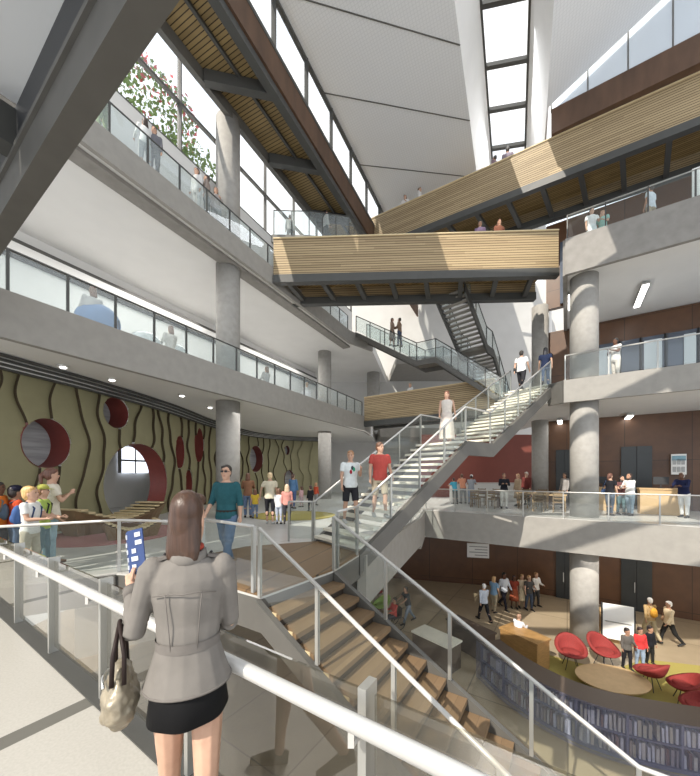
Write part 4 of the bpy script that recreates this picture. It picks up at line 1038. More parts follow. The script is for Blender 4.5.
# school group
def at0(px, Y): return ((px - 350) / F * Y, Y, 0)
P_('teacher in white blouse and pale jeans with brown ponytail, facing the olive wall', at0(51, 6.15), -40, 1.80, (.74, .69, .58), (.30, .42, .48), FOLD, SKIN_L, (.10, .04, .025), 'ponytail', 'short', 'trousers', (.2, .12, .08), True, vox=.013, det=1)
P_('blond boy in a white T-shirt with a blue backpack and beige trousers', at0(30, 5.42), -75, 1.47, (.78, .78, .76), (.52, .48, .40), Pose(((5, 3), (-5, 5)), ((18, 6, 70, 15), (15, 6, 75, 15)), 0, (0, -8)), SKIN_L, (.48, .30, .12), 'short', 'short', 'trousers', (.38, .36, .26), vox=.013, det=1, extra=(('backpack', (.06, .12, .30)),))
P_('boy in a lime green top and green cap beside the teacher', at0(42, 5.80), -60, 1.50, (.38, .50, .12), (.12, .20, .24), Pose(((5, 3), (-5, 5)), ((12, 8, 40, 10), (18, 8, 60, 20)), 0, (10, 0)), SKIN_L, (.2, .1, .05), 'cap', 'short', 'trousers', (.3, .3, .3), vox=.013, det=1, extra=(('cap', (.42, .42, .10)), ('backpack', (.05, .05, .06))))
P_('child in a red top and dark cap with a backpack, at the left edge', at0(15, 6.15), -25, 1.45, (.55, .08, .03), (.12, .18, .30), STAND, SKIN_M, (.02, .015, .015), 'cap', 'short', 'trousers', (.1, .1, .1), vox=.013, det=1, extra=(('cap', (.02, .02, .04)), ('backpack', (.10, .14, .20))))
P_('child in an orange shirt at the left edge of the school group', at0(-2, 6.0), -70, 1.55, (.62, .18, .03), (.10, .10, .13), STAND, SKIN_D, (.012, .01, .01), 'short', 'short', 'trousers', (.1, .1, .1), vox=.013, det=1, extra=(('backpack', (.3, .3, .3)),))
# families in the hall
P_('person in a brown top and blue jeans, leftmost of the families in the hall', at0(248, 12.9), 10, 1.72, (.24, .12, .07), (.14, .20, .32), FOLD, SKIN_L, (.10, .04, .02), 'bob', 'long', female=True)
P_('small child in a yellow top among the families in the hall', at0(255, 12.6), 30, 1.1, (.60, .42, .05), (.15, .2, .3), STAND, SKIN_L, (.12, .05, .03), 'bob', 'short')
P_('blond woman in a cream top and black leggings seen from behind in the hall', at0(270, 11.3), 5, 1.74, (.68, .62, .48), (.02, .02, .025), HOLDH, SKIN_L, (.62, .46, .28), 'bun', 'short', 'leggings', (.5, .5, .5), True, vox=.014)
P_('child in white holding the hand of the blond woman', at0(279, 11.25), 0, 1.18, (.72, .72, .74), (.45, .5, .6), STAND, SKIN_L, (.10, .05, .03), 'short', 'long')
P_('child in a pink hooded jacket and dark trousers beside the child in white', at0(287, 11.2), 10, 1.32, (.66, .30, .26), (.05, .05, .06), STAND, SKIN_L, (.5, .36, .25), 'bob', 'long')
P_('adult in a blue top near the far olive wall with a pony tail', at0(293, 16.3), -20, 1.70, (.10, .20, .36), (.08, .12, .25), TALK, SKIN_L, (.06, .03, .02), 'ponytail', 'long', female=True)
P_('small child in a pink top by the far olive wall', at0(301.5, 17.0), 60, 1.05, (.66, .42, .44), (.5, .4, .4), STAND, SKIN_L, (.1, .05, .03), 'bob', 'long')
P_('child in a black top before the second hall column', at0(310.5, 15.0), 40, 1.15, (.02, .02, .025), (.05, .05, .06), STAND, SKIN_L, (.04, .02, .02), 'short', 'long')
P_('small child in a red top behind the child in black', at0(316, 18.0), -40, 1.2, (.60, .10, .05), (.3, .3, .3), STAND, SKIN_L, (.4, .2, .1), 'short', 'long')
# cafe
P_('person in a turquoise shirt seated at the cafe counter, leftmost', at0(455, 18.6), 20, 1.5, (.08, .40, .55), (.1, .1, .1), LEANF, SKIN_L, (.04, .02, .02), 'short', 'short')
P_('person in a peach top standing at the cafe counter before the red wall', at0(463, 19.0), 10, 1.72, (.75, .33, .20), (.3, .3, .3), LEANF, SKIN_L, (.10, .05, .03), 'short', 'short')
P_('person in grey with a white cap leaning at the cafe counter', at0(471, 18.7), -30, 1.66, (.34, .36, .40), (.3, .35, .45), LEANF, SKIN_M, (.03, .02, .02), 'cap', 'short', extra=(('cap', (.8, .8, .8)),))
P_('woman in a black top and white trousers carrying a tray in the cafe', at0(504, 16.3), 160, 1.74, (.02, .022, .03), (.72, .70, .64), READ, SKIN_M, (.04, .02, .015), 'short', 'long', shoes=(.02, .02, .02), female=True)
P_('person in a beige coat standing near the red cafe wall', at0(518, 17.6), 100, 1.70, (.50, .38, .26), (.4, .3, .2), STAND, SKIN_L, (.30, .18, .1), 'bob', 'long', 'dress', female=True)
P_('person in a dark red jacket by the column next to the cafe wall', at0(526.5, 18.2), 120, 1.80, (.16, .04, .035), (.05, .05, .05), STAND, SKIN_L, (.55, .50, .45), 'short', 'long')
# right entrance floor
P_('person in a grey jacket standing left of the big column near the dark door', at0(565, 16.4), 100, 1.76, (.34, .32, .31), (.05, .05, .06), STAND, SKIN_M, (.02, .015, .01), 'bob', 'long', female=True)
P_('woman in a black vest and jeans with a bag, left of the talking trio', at0(610, 13.6), -70, 1.72, (.02, .02, .025), (.12, .16, .22), TALK, SKIN_L, (.10, .04, .025), 'ponytail', 'short', female=True, extra=(('bag', (.04, .07, .15), -1),))
P_('woman in a dark patterned top in the middle of the talking trio', at0(621, 13.9), 180, 1.62, (.16, .07, .07), (.12, .20, .22), READ, SKIN_L, (.01, .01, .012), 'long', 'short', female=True)
P_('woman in a white shirt and light jeans, right of the talking trio', at0(630, 13.5), 100, 1.72, (.80, .80, .78), (.28, .38, .46), READ, SKIN_M, (.03, .015, .01), 'long', 'long', female=True)
P_('grey-haired man in a navy jumper and white trousers bending over his bag', at0(684, 12.9), 110, 1.78, (.015, .02, .06), (.74, .74, .72), LEANF, SKIN_D, (.45, .42, .38), 'short', 'long')
# lower lobby
def atL(px, py): p = at(px, py, ZL); return (p.x, p.y, ZL)
P_('grey-haired man in a pale blue shirt and black trousers standing apart in the lobby', atL(484, 621), 10, 1.74, (.55, .60, .68), (.02, .02, .025), WALK, SKIN_L, (.7, .7, .68), 'short', 'long')
P_('woman in a blue top and khaki trousers, leftmost of the lobby group', atL(494, 612), -60, 1.72, (.22, .36, .52), (.42, .36, .25), TALK, SKIN_L, (.42, .26, .12), 'bob', 'short', female=True)
P_('tall man in a light shirt and dark trousers in the lobby group', atL(504, 609), -160, 1.84, (.60, .64, .70), (.02, .02, .03), WALK2, SKIN_D, (.012, .01, .01), 'short', 'long')
P_('person in a dark red outfit in the lobby group', atL(514, 608), 170, 1.62, (.26, .05, .03), (.30, .08, .04), STAND, SKIN_D, (.02, .01, .01), 'bob', 'short', 'dress', female=True)
P_('woman in a beige dress in the lobby group', atL(522, 608), 175, 1.68, (.55, .46, .34), (.60, .52, .36), TALK, SKIN_L, (.30, .18, .08), 'long', 'short', 'dress', female=True)
P_('person in a black and white jacket in the lobby group', atL(529, 610), 185, 1.70, (.07, .07, .07), (.06, .08, .12), TALK, SKIN_L, (.5, .3, .15), 'short', 'short')
P_('person in a white shirt and black waistcoat, rightmost of the lobby group', atL(536, 606), 200, 1.70, (.72, .72, .70), (.05, .05, .05), TALK, SKIN_L, (.25, .13, .06), 'short', 'long')
P_('person pushing the wheelchair in a dark grey top and jeans', atL(408, 623), 110, 1.70, (.05, .055, .06), (.22, .27, .33), Pose(((22, 4), (-24, 14)), ((38, 5, 20, 8), (38, 5, 20, 8)), 10, (0, -15)), SKIN_M, (.015, .012, .01), 'short', 'short')
P_('elderly man in a tan jacket with an orange backpack walking in the lobby', atL(650, 640), -5, 1.74, (.40, .28, .14), (.40, .34, .22), WALK, SKIN_M, (.72, .70, .66), 'short', 'long', extra=(('backpack', (.60, .30, .04)),))
P_('elderly person in a cream coat and black trousers carrying a bag in the lobby', atL(669, 645), 80, 1.74, (.66, .55, .38), (.02, .02, .02), WALK2, SKIN_M, (.74, .72, .68), 'short', 'long', extra=(('bag', (.5, .32, .2), 1),))
P_('child in a grey top with hand raised, leftmost of three children in the lobby', atL(627, 669), 175, 1.38, (.12, .11, .10), (.02, .02, .025), TALK, SKIN_M, (.015, .01, .01), 'short', 'long')
P_('child in a bright red jacket in the middle of three children in the lobby', atL(640, 668), 170, 1.38, (.62, .05, .05), (.30, .38, .5), STAND, SKIN_M, (.02, .01, .01), 'short', 'long')
P_('child in a black jacket with white stripes, rightmost of three children in the lobby', atL(650, 664), 190, 1.32, (.015, .015, .02), (.02, .02, .02), STAND, SKIN_M, (.015, .01, .01), 'short', 'long')
P_('person in white leaning over the wooden desk in the lobby', atL(517, 655), -60, 1.5, (.72, .74, .78), (.1, .1, .14), LEANF, SKIN_L, (.25, .15, .1), 'short', 'long')
# first gallery left, seated
for px, Y, lb, c in ((92, 9.1, 'person seated in the blue pod chair of the first gallery', (.62, .60, .58)), (170, 11.5, 'person seated between the clear pod chairs of the first gallery', (.66, .62, .56)),
                     (266, 15.7, 'person in a grey top seated in the far first gallery near the glass', (.56, .54, .52))):
    x = (px - 350) / F * Y
    P_(lb, (x, Y, 5.4 + (.05 if px < 200 else 0)), 60, 1.75, c, (.2, .22, .28), SIT, SKIN_L, (.15, .08, .05), 'bob', 'long')
P_('person in a white shirt seated behind the glass left of the second gallery column', ((307 - 350) / F * 19.8, 19.8, 5.4), 30, 1.78, (.72, .70, .68), (.3, .3, .3), TALK, SKIN_L, (.3, .2, .12), 'short', 'long')
# ================================================================ WALL FITTINGS
def onv(px, v):
    k = (px - 350) / F; Y = v / (.549 * k + .836); return k * Y, Y
def wall_rect(x0, x1, y0, y1, v, t=.06):
    a, b = onv(x0, v), onv(x1, v); Ym = (a[1] + b[1]) / 2
    zt = EYE + (HOR - y0) * Ym / F; zb = EYE + (HOR - y1) * Ym / F
    return MB().quadslab((a[0], a[1], zb), (b[0], b[1], zb), zt - zb, t), (a, b, zb, zt)
def wr_struct(name, x0, x1, y0, y1, v, m, zb=None, zt=None, t=.06):
    q, (a, b, z0_, z1_) = wall_rect(x0, x1, y0, y1, v, t)
    z0_ = zb if zb is not None else z0_; z1_ = zt if zt is not None else z1_
    return struct(name, MB().quadslab((a[0], a[1], z0_), (b[0], b[1], z0_), z1_ - z0_, t), m), a, b, z0_, z1_
n_ = 1
for x0, x1, zb, zt in ((556, 573, 0, 3.0), (621, 652, 0, 3.05), (556, 573, ZL, ZL + 3.3), (621, 652, ZL, ZL + 3.3)):
    o, a, b, z0_, z1_ = wr_struct('door_%d' % n_, x0, x1, 0, 1, 21.18, M['door'], zb, zt)
    A, B = Vector((*a, 0)), Vector((*b, 0)); m_ = A.lerp(B, .5)
    MB().bar((m_.x, m_.y, zb), (m_.x, m_.y, zt), .03, .09).build('door_seam', M['black'], o)
    mm = A.lerp(B, .44) - Vector((VA.x, VA.y, 0)) * .06
    MB().bar((mm.x, mm.y, zb + .9), (mm.x, mm.y, zb + 1.4), .03, .03).build('door_handle', M['chrome'], o)
    n_ += 1
M['blue_glass'] = mat('blue_grey_glazing', (.09, .11, .15), .12, spec=.8, noise=.3, nscale=1.5)
M['blind'] = mat('pale_blind', (.62, .68, .70), .6)
M['tan'] = mat('tan_wood_panel', (.36, .26, .18), .5, noise=.15, nscale=3, stretch=(1, 1, .2))
o, *_ = wr_struct('window_6', 585, 705, 0, 1, 21.15, M['blue_glass'], 5.5, 8.3)
for k, (x0, x1) in enumerate(((598, 612), (644, 662), (684, 696))):
    q, _q = wall_rect(x0, x1, 0, 1, 21.05); (a, b, _a, _b) = _q
    MB().quadslab((*a, 5.6), (*b, 5.6), 2.5, .03).build('blind', M['blind'], o)
for x in (585, 620, 641, 666, 699):
    a = onv(x, 21.08); MB().bar((*a, 5.5), (*a, 8.3), .08, .08).build('mullion', M['dark'], o)
o, *_ = wr_struct('window_7', 560, 705, 0, 1, 21.15, M['blue_glass'], 10.9, 14.2)
for x0, x1 in ((572, 586), (640, 662)):
    q, _q = wall_rect(x0, x1, 0, 1, 21.05); (a, b, _a, _b) = _q
    MB().quadslab((*a, 10.9), (*b, 10.9), 3.2, .05).build('panel', M['tan'], o)
q, _q = wall_rect(692, 712, 166, 208, 15.9, .05)
root = single('white_banner', q, M['paper'], 'blank white panel standing at the right edge of the top right gallery', 'panel')
# poster on the entrance floor wall, abstract blocks only
q, (a, b, z0_, z1_) = wall_rect(671, 686.5, 454, 474.5, 21.1, .04)
po = single('wall_poster', q, M['paper'], 'pale framed poster with blue band on the walnut wall above the man in navy', 'poster')
A, B = Vector((*a, 0)), Vector((*b, 0)); fr = -Vector((VA.x, VA.y, 0)) * .035
ORGp = po.location.copy()
p, q2 = A.lerp(B, .05) + fr, A.lerp(B, .95) + fr
MB().quadslab((p.x, p.y, z1_ - .30), (q2.x, q2.y, z1_ - .30), .22, .02).build('blue_band', mat('poster_blue', (.22, .38, .46), .6), po, org=ORGp)
for r_ in range(2):
    for c_ in range(3):
        p, q2 = A.lerp(B, .1 + .28 * c_) + fr, A.lerp(B, .32 + .28 * c_) + fr
        MB().quadslab((p.x, p.y, z0_ + .12 + .34 * r_), (q2.x, q2.y, z0_ + .12 + .34 * r_), .24, .02).build('picture', fabric((.45, .46, .46), 'print'), po, org=ORGp)
# sign board on the lobby wall
wl = lambda t: Vector((8.74, 19.87, 0)).lerp(Vector((2.71, 21.4, 0)), t)
a, b = wl(.06), wl(.26); nf = Vector((-.245, -.97, 0)) * .2
q = MB().quadslab((a.x + nf.x, a.y + nf.y, -3.35), (b.x + nf.x, b.y + nf.y, -3.35), .85, .04)
sg = single('wall_board', q, M['paper'], 'white notice board high on the brown lobby wall below the cafe', 'board'); og = sg.location.copy()
for r_ in range(4):
    a, b = wl(.075), wl(.24 if r_ % 2 else .19); nf2 = nf * 1.15
    MB().quadslab((a.x + nf2.x, a.y + nf2.y, -3.22 + .17 * r_), (b.x + nf2.x, b.y + nf2.y, -3.22 + .17 * r_), .05, .01).build('grey_line', fabric((.35, .35, .35), 'print'), sg, org=og)
# ================================================================ LAMPS
def linlamp(p, L, lab):
    p = Vector(p); d = Vector((VA.x, VA.y, 0)); root = thing('ceiling_lamp', lab, 'lamp', p)
    MB().bar(p - d * L / 2 + Vector((0, 0, -.05)), p + d * L / 2 + Vector((0, 0, -.05)), .26, .1).build('housing', M['pole'], root)
    MB().bar(p - d * (L / 2 - .03) + Vector((0, 0, -.115)), p + d * (L / 2 - .03) + Vector((0, 0, -.115)), .2, .03).build('diffuser', M['lamp'], root)
linlamp(at(641, 294, 9.5), 2.2, 'linear lamp on the upper right gallery ceiling, right of the column')
linlamp(at(571, 300, 9.5), 1.6, 'linear lamp on the upper right gallery ceiling, beside the left of the column')
linlamp(at(560, 421, 4.55), 2.0, 'linear lamp on the right entrance ceiling, left of the column')
linlamp(at(628, 416, 4.55), 1.6, 'linear lamp on the right entrance ceiling, right of the column')
for k, (px, py) in enumerate(((112, 379), (182, 395), (210, 407), (63, 366))):
    p = at(px, py, 4.6); root = thing('downlight', 'round downlight in the white soffit above the olive wall, %s' % ('above the small round porthole', 'above the narrow red portholes', 'beside the leftmost column', 'nearest the left picture edge')[k], 'lamp', p, group='downlights in the left soffit')
    MB().rings([(p.x, p.y, 4.56, .11, .11), (p.x, p.y, 4.615, .13, .13)], 20).build('trim_ring', M['rail'], root)
    MB().rings([(p.x, p.y, 4.545, .07, .07), (p.x, p.y, 4.56, .08, .08)], 16).build('lens', M['lamp'], root)
# ================================================================ LOBBY FURNITURE
CZ = [(4.3, 10.9), (4.6, 9.8), (5.1, 8.8), (5.85, 8.0), (6.9, 7.5), (8.1, 7.15), (9.3, 6.9), (10.4, 6.8)]
CP = catmull(CZ, 8)
ZC = ZL + .004
q = MB().prism([tuple(p) for p in CP] + [(13.4, 8.6), (12.6, 11.4), (10.6, 11.9), (8.8, 11.2), (7.3, 12.2), (5.6, 12.6)], ZC, ZC + .02)
single('curved_carpet', q, M['carpet'], 'mustard yellow curved carpet in the lobby, enclosed by the curved bookcase', 'carpet')
cl = [0.0]
for i in range(1, len(CP)): cl.append(cl[-1] + (CP[i] - CP[i - 1]).length)
def cpt(s, off=0.0):
    s = min(max(s, 0), cl[-1] - 1e-4)
    for i in range(1, len(cl)):
        if s <= cl[i]:
            t = (s - cl[i - 1]) / (cl[i] - cl[i - 1]); d = (CP[i] - CP[i - 1]).normalized(); p = CP[i - 1].lerp(CP[i], t)
            n = Vector((-d.y, d.x)); return p + n * off, d
M['shelf'] = mat('blue_grey_bookcase', (.17, .165, .19), .5, noise=.1, nscale=6)
M['glass_blue2'] = glass('lavender_glass', (.84, .85, .92), .07, hazecol=(.60, .64, .85))
M['shelf_top'] = mat('dark_bookcase_top', (.10, .075, .06), .35)
root = thing('bookcase', 'long curved low bookcase filled with books, edging the mustard carpet in the lobby', 'bookcase', (CP[0].x, CP[0].y, ZC + .02))
BZ = ZC + .02; BH = 1.08; DP = .42
def strip(z0, z1, o0, o1):
    q = MB(); n = 44; 
    for i in range(n + 1):
        s = cl[-1] * i / n; a, _ = cpt(s, o0); b, _ = cpt(s, o1)
        q.v += [Vector((a.x, a.y, z0)), Vector((b.x, b.y, z0)), Vector((b.x, b.y, z1)), Vector((a.x, a.y, z1))]
    for i in range(n):
        b = 4 * i
        for f in ((0, 1), (1, 2), (2, 3), (3, 0)): q.f.append((b + f[0], b + 4 + f[0], b + 4 + f[1], b + f[1])); q.m.append(0)
    q.f += [(3, 2, 1, 0), (4 * n, 4 * n + 1, 4 * n + 2, 4 * n + 3)]; q.m += [0, 0]; return q
strip(BZ, BZ + .08, -.0, DP).build('plinth', M['shelf'], root)
strip(BZ, BZ + BH, DP - .03, DP).build('back_panel', M['shelf'], root)
for z in (.56,): strip(BZ + z, BZ + z + .03, 0, DP).build('shelf', M['shelf'], root)
strip(BZ + BH, BZ + BH + .05, -.03, DP + .32).build('top', M['shelf_top'], root)
q = strip(BZ + .02, BZ + BH + .12, -.16, -.145); q.build('glass_front', M['glass_blue2'], root)
for i in range(9):
    s = .05 + (cl[-1] - .1) * i / 8; a, d = cpt(s, 0); b, _ = cpt(s, DP)
    MB().quadslab((a.x, a.y, BZ), (b.x, b.y, BZ), BH, .05).build('divider', M['shelf'], root)
book_cols = [((.62, .56, .42), 'cream'), ((.45, .36, .24), 'tan'), ((.70, .68, .62), 'white'), ((.22, .12, .08), 'brown'), ((.36, .30, .26), 'grey-brown'), ((.50, .44, .28), 'straw-coloured')]
protos = []
for c, nm in book_cols:
    q = MB(); q.box((0, .095, .165), (.04, .19, .33), 0); q.box((0, -.003, .165), (.048, .012, .336), 0)
    o = q.build('book', fabric(c, 'book_cover'), None, org=Vector((0, 0, 0))); protos.append((o, nm))
    o.hide_render = False
first = set(); nb = 0
for row, (z, lab) in enumerate(((.09, 'lower'), (.60, 'upper'))):
    s = .12
    while s < cl[-1] - .1 and nb < 145 * (row + 1):
        near = min(abs(s - (.05 + (cl[-1] - .1) * i / 8)) for i in range(9))
        if near < .05 or random.random() < .06: s += .06; continue
        k = random.choice((0, 0, 0, 2, 2, 1, 5, 3, 4)); pr, nm = protos[k]
        if k in first: o = pr.copy(); COL.objects.link(o)
        else: o = pr; first.add(k)
        p, d = cpt(s, .06)
        o.location = (p.x, p.y, BZ + z); o.rotation_euler = (0, R(random.uniform(-2, 2)), math.atan2(d.y, d.x)); sc_ = random.uniform(.85, 1.18)
        o.scale = (random.uniform(.85, 1.4), 1, sc_)
        tag(o, '%s-spined book upright on the %s shelf of the curved lobby bookcase' % (nm, lab), 'book', 'books on the %s shelf of the curved bookcase' % lab)
        s += .055 * o.scale.x + random.uniform(.018, .034); nb += 1
for k, (pr, nm) in enumerate(protos):
    if k not in first: bpy.data.objects.remove(pr)
# red shell chairs
def tub_chair(label, loc, rz, col='red_fabric', s=1.0, leg='dark'):
    root = thing('lounge_chair', label, 'chair', loc, rz); O = Vector((0, 0, 0)); q = MB(); n, m = 20, 7
    for sh, r0 in ((0, 1.0), (1, .86)):
        for i in range(m + 1):
            t = i / m
            for j in range(n):
                an = 2 * math.pi * j / n; back = .5 - .5 * math.sin(an)      # -y is the back
                rx = (.14 + .27 * t ** .55) * r0; ry = (.14 + .24 * t ** .55) * r0
                z = .40 + (.07 if sh else 0) + (t ** 2) * (.07 + .38 * back ** 1.7)
                q.v.append(Vector((rx * math.cos(an), ry * math.sin(an) - .04 * t * back, z if t < .99 or sh == 0 else .40 + (t ** 2) * (.07 + .38 * back ** 1.7))))
    N = n
    for sh in (0, 1):
        b0 = sh * (m + 1) * N
        for i in range(m):
            for j in range(N):
                f = (b0 + i * N + j, b0 + i * N + (j + 1) % N, b0 + (i + 1) * N + (j + 1) % N, b0 + (i + 1) * N + j)
                q.f.append(f if sh == 0 else f[::-1]); q.m.append(0)
        f = tuple(b0 + j for j in range(N)); q.f.append(f[::-1] if sh == 0 else f); q.m.append(0)
    for j in range(N):
        a = m * N + j; b = m * N + (j + 1) % N; c = (m + 1) * N + a; d = (m + 1) * N + b
        q.f.append((a, b, d, c)); q.m.append(0)
    q.v = [v * s for v in q.v]
    q.build('shell', M[col], root, True, org=O)
    MB().rings([(0, .03 * s, .44 * s, .22 * s, .2 * s), (0, .03 * s, .49 * s, .24 * s, .22 * s), (0, .03 * s, .52 * s, .18 * s, .16 * s)], 20).build('cushion', M[col], root, True, org=O)
    for a in (45, 135, 225, 315):
        c_, s_ = math.cos(R(a)), math.sin(R(a))
        MB().tube([Vector((.1 * c_, .1 * s_, .41)) * s, Vector((.25 * c_, .25 * s_, 0)) * s], .012, 6).build('leg', M[leg], root, org=O)
    return root
CL = ZC + .02
def onc(px, py): p = at(px, py, CL); return (p.x, p.y, CL)
tub_chair('red shell lounge chair, leftmost of the lobby chairs on the mustard carpet', onc(571, 668), R(160), s=1.2)
tub_chair('red shell lounge chair just right of the leftmost one, behind the low round table', onc(604, 667), R(190), s=1.2)
tub_chair('red shell lounge chair with its back to the three children', onc(650, 688), R(20), s=1.1)
tub_chair('red shell lounge chair at the right end of the carpet, right of the children', onc(684, 702), R(60), s=1.05)
tub_chair('red shell lounge chair partly behind the curved bookcase top', onc(697, 722), R(80), s=.95)
p = onc(612, 690); root = thing('round_table', 'large low tan table with oval top on the mustard carpet among the red chairs', 'table', p)
MB().rings([(p[0], p[1], CL + .33, 1.0, .75), (p[0], p[1], CL + .38, 1.02, .77)], 32).build('table_top', M['counter'], root)
MB().rings([(p[0], p[1], CL, .5, .45), (p[0], p[1], CL + .33, .6, .5)], 24).build('base', M['shelf_top'], root)
# desk, counters, boards in the lobby
M['amber'] = mat('amber_desk_timber', (.42, .24, .09), .45, noise=.25, nscale=5, stretch=(1, 1, 5))
def desk(label, loc, rz, L, D, H, top='counter', front='counter', cat='desk', panel=True):
    root = thing('desk', label, cat, loc, rz); O = Vector((0, 0, 0))
    MB().box((0, 0, H - .03), (L, D, .06)).build('desk_top', M[top], root, org=O)
    MB().box((0, -D / 2 + .05, (H - .06) / 2), (L - .08, .04, H - .07)).build('front_panel', M[front], root, org=O)
    for sx in (-1, 1): MB().box((sx * (L / 2 - .06), .02, (H - .06) / 2), (.05, D - .12, H - .07)).build('side_panel', M[front], root, org=O)
    return root
def mon(label, loc, rz):
    root = thing('computer_monitor', label, 'monitor', loc, rz); O = Vector((0, 0, 0))
    MB().box((0, 0, .01), (.2, .16, .02)).build('foot', M['dark'], root, org=O); MB().box((0, .02, .11), (.04, .03, .2)).build('neck', M['dark'], root, org=O)
    MB().box((0, 0, .32), (.5, .03, .32)).build('screen', M['dark'], root, org=O)
def onl(px, py, z=ZL): p = at(px, py, z); return (p.x, p.y, z)
desk('curved wooden reception desk in the lobby below the group of people', onl(524, 662), R(-60), 1.45, .8, 1.05, 'amber', 'amber')
desk('tan wooden counter in the lobby just right of the big column', onl(608, 640), R(-33), .75, .45, 1.2)
root = thing('notice_board', 'white display board on a dark frame right of the tan lobby counter', 'board', onl(618, 647), R(-30)); O = Vector((0, 0, 0))
MB().box((0, 0, .95), (.95, .05, 1.35)).build('board_panel', M['paper'], root, org=O)
for sx in (-1, 1): MB().box((sx * .5, 0, .82), (.05, .06, 1.64)).build('post', M['dark'], root, org=O)
MB().box((0, -.04, .95), (.8, .02, .03)).build('divider', M['pole'], root, org=O)
desk('dark desk with a pale top seen between the timber stair and the lobby bookcase', onl(436, 662), R(-50), 1.6, .8, .95, 'tread_white', 'shelf_top')
desk('low brown lobby counter left of the curved bookcase', onl(470, 650), R(-60), 1.8, .7, .95, 'shelf_top', 'shelf_top')
# wheelchair
p = at(394, 628, ZL); root = thing('wheelchair', 'black wheelchair being pushed across the lobby', 'wheelchair', (p.x, p.y, ZL), R(110)); O = Vector((0, 0, 0))
def ring(mb, c, r, tr, n=20):
    pts = [Vector(c) + Vector((0, r * math.cos(2 * math.pi * k / n), r * math.sin(2 * math.pi * k / n))) for k in range(n + 1)]; mb.tube(pts, tr, 6, cap=False)
for sx in (-1, 1):
    q = MB(); ring(q, (sx * .28, -.1, .3), .29, .016)
    for k in range(6): q.bar((sx * .28, -.1, .3), (sx * .28, -.1 + .28 * math.cos(k), .3 + .28 * math.sin(k)), .006, .006)
    q.build('wheel', M['black'], root, org=O)
    q = MB(); ring(q, (sx * .22, .34, .09), .085, .014, 12); q.build('caster', M['black'], root, org=O)
    MB().tube([(sx * .23, -.38, .92), (sx * .23, -.26, .90), (sx * .23, -.24, .5), (sx * .23, .22, .5), (sx * .22, .36, .14)], .014, 6).build('frame', M['dark'], root, org=O)
MB().box((0, 0, .5), (.44, .44, .05)).build('seat', M['black'], root, org=O); MB().box((0, -.25, .72), (.44, .03, .42)).build('backrest', M['black'], root, org=O)
MB().box((0, .42, .12), (.34, .14, .02)).build('footrest', M['dark'], root, org=O)
P_('person in a red top seated in the wheelchair in the lobby', (p.x, p.y, ZL + .04), 110, 1.6, (.45, .06, .05), (.06, .06, .07), SIT, SKIN_M, (.02, .015, .01), 'short', 'long')
M['green_fabric'] = mat('green_chair_fabric', (.24, .36, .08), .75, noise=.1, nscale=20)
for k, (px, py, c, rz, lb) in enumerate(((357, 590, 'red_fabric', 30, 'red shell chair far back in the lobby, left of the green one'), (363, 597, 'green_fabric', 200, 'small green shell chair in the lobby beside the timber stair'),
        (381, 600, 'green_fabric', 120, 'pale green shell chair in the lobby just left of the wheelchair'), (375, 585, 'red_fabric', -60, 'red shell chair behind the green ones at the back of the lobby'))):
    tub_chair(lb, onl(px, py + 16), R(rz), c, 1.1)
# ================================================================ ENTRANCE FLOOR FURNITURE
def chair(label, loc, rz, m='bench_brown'):
    root = thing('dining_chair', label, 'chair', loc, rz, 'chairs around the entrance floor tables'); O = Vector((0, 0, 0))
    MB().box((0, 0, .45), (.44, .44, .05)).build('seat', M[m], root, org=O)
    for k in range(3): MB().box((0, -.21, .62 + .12 * k), (.40, .025, .07)).build('back_slat', M[m], root, org=O)
    for sx, sy in ((-1, -1), (1, -1), (-1, 1), (1, 1)): MB().box((sx * .19, sy * .19, (.92 if sy < 0 else .43) / 2), (.035, .035, .92 if sy < 0 else .43)).build('leg', M[m], root, org=O)
def table(label, loc, rz, L=1.5, D=.8, m='counter'):
    root = thing('table', label, 'table', loc, rz); O = Vector((0, 0, 0))
    MB().box((0, 0, .74), (L, D, .045)).build('table_top', M[m], root, org=O)
    for sx, sy in ((-1, -1), (1, -1), (-1, 1), (1, 1)): MB().box((sx * (L / 2 - .07), sy * (D / 2 - .07), .36), (.06, .06, .72)).build('leg', M[m], root, org=O)
M['dark_table'] = mat('grey_brown_table', (.16, .12, .11), .5)
A_ = R(-33.3)
for nm, px, Y, dk, lb in (('a', 549, 15.4, 'counter', 'left of the big right column'), ('b', 486, 17.2, 'dark_table', 'left of the woman carrying a tray'), ('c', 533, 16.6, 'counter', 'between the woman with a tray and the big column')):
    x, y, _ = at0(px, Y); table('timber cafe table with chairs, ' + lb, (x, y, 0), A_, 1.4, .8, dk)
    for k, (du, dv, rz) in enumerate(((-.38, -.68, 0), (.38, -.68, 0), (-.38, .68, 180), (.38, .68, 180))):
        c = Vector((x, y)) + UA * du + VA * dv
        chair('brown chair, %s, at table %s' % (('near left', 'near right', 'far left', 'far right')[k], lb), (c.x, c.y, 0), A_ + R(rz), 'bench_brown')
x, y, _ = at0(603, 15.6); desk('pale beech counter behind the talking trio', (x, y, 0), A_, 1.2, .7, 1.1); mon('dark monitor on the beech counter behind the trio', (x, y, 1.1), A_)
x, y, _ = at0(661, 13.9); desk('beech fronted counter beside the man in navy', (x, y, 0), A_, 1.5, .7, 1.1, 'counter'); mon('dark monitor on the counter beside the man in navy', (x, y, 1.1), A_)
x, y, _ = at0(497, 20.8); desk('long white cafe counter before the red wall', (x, y, 0), R(0), 3.6, .8, 1.15, 'rail', 'white')
x, y, _ = at0(463, 20.2); desk('white cafe counter at the left, where three people lean', (x, y, 0), R(0), 1.5, .8, 1.1, 'rail', 'white')
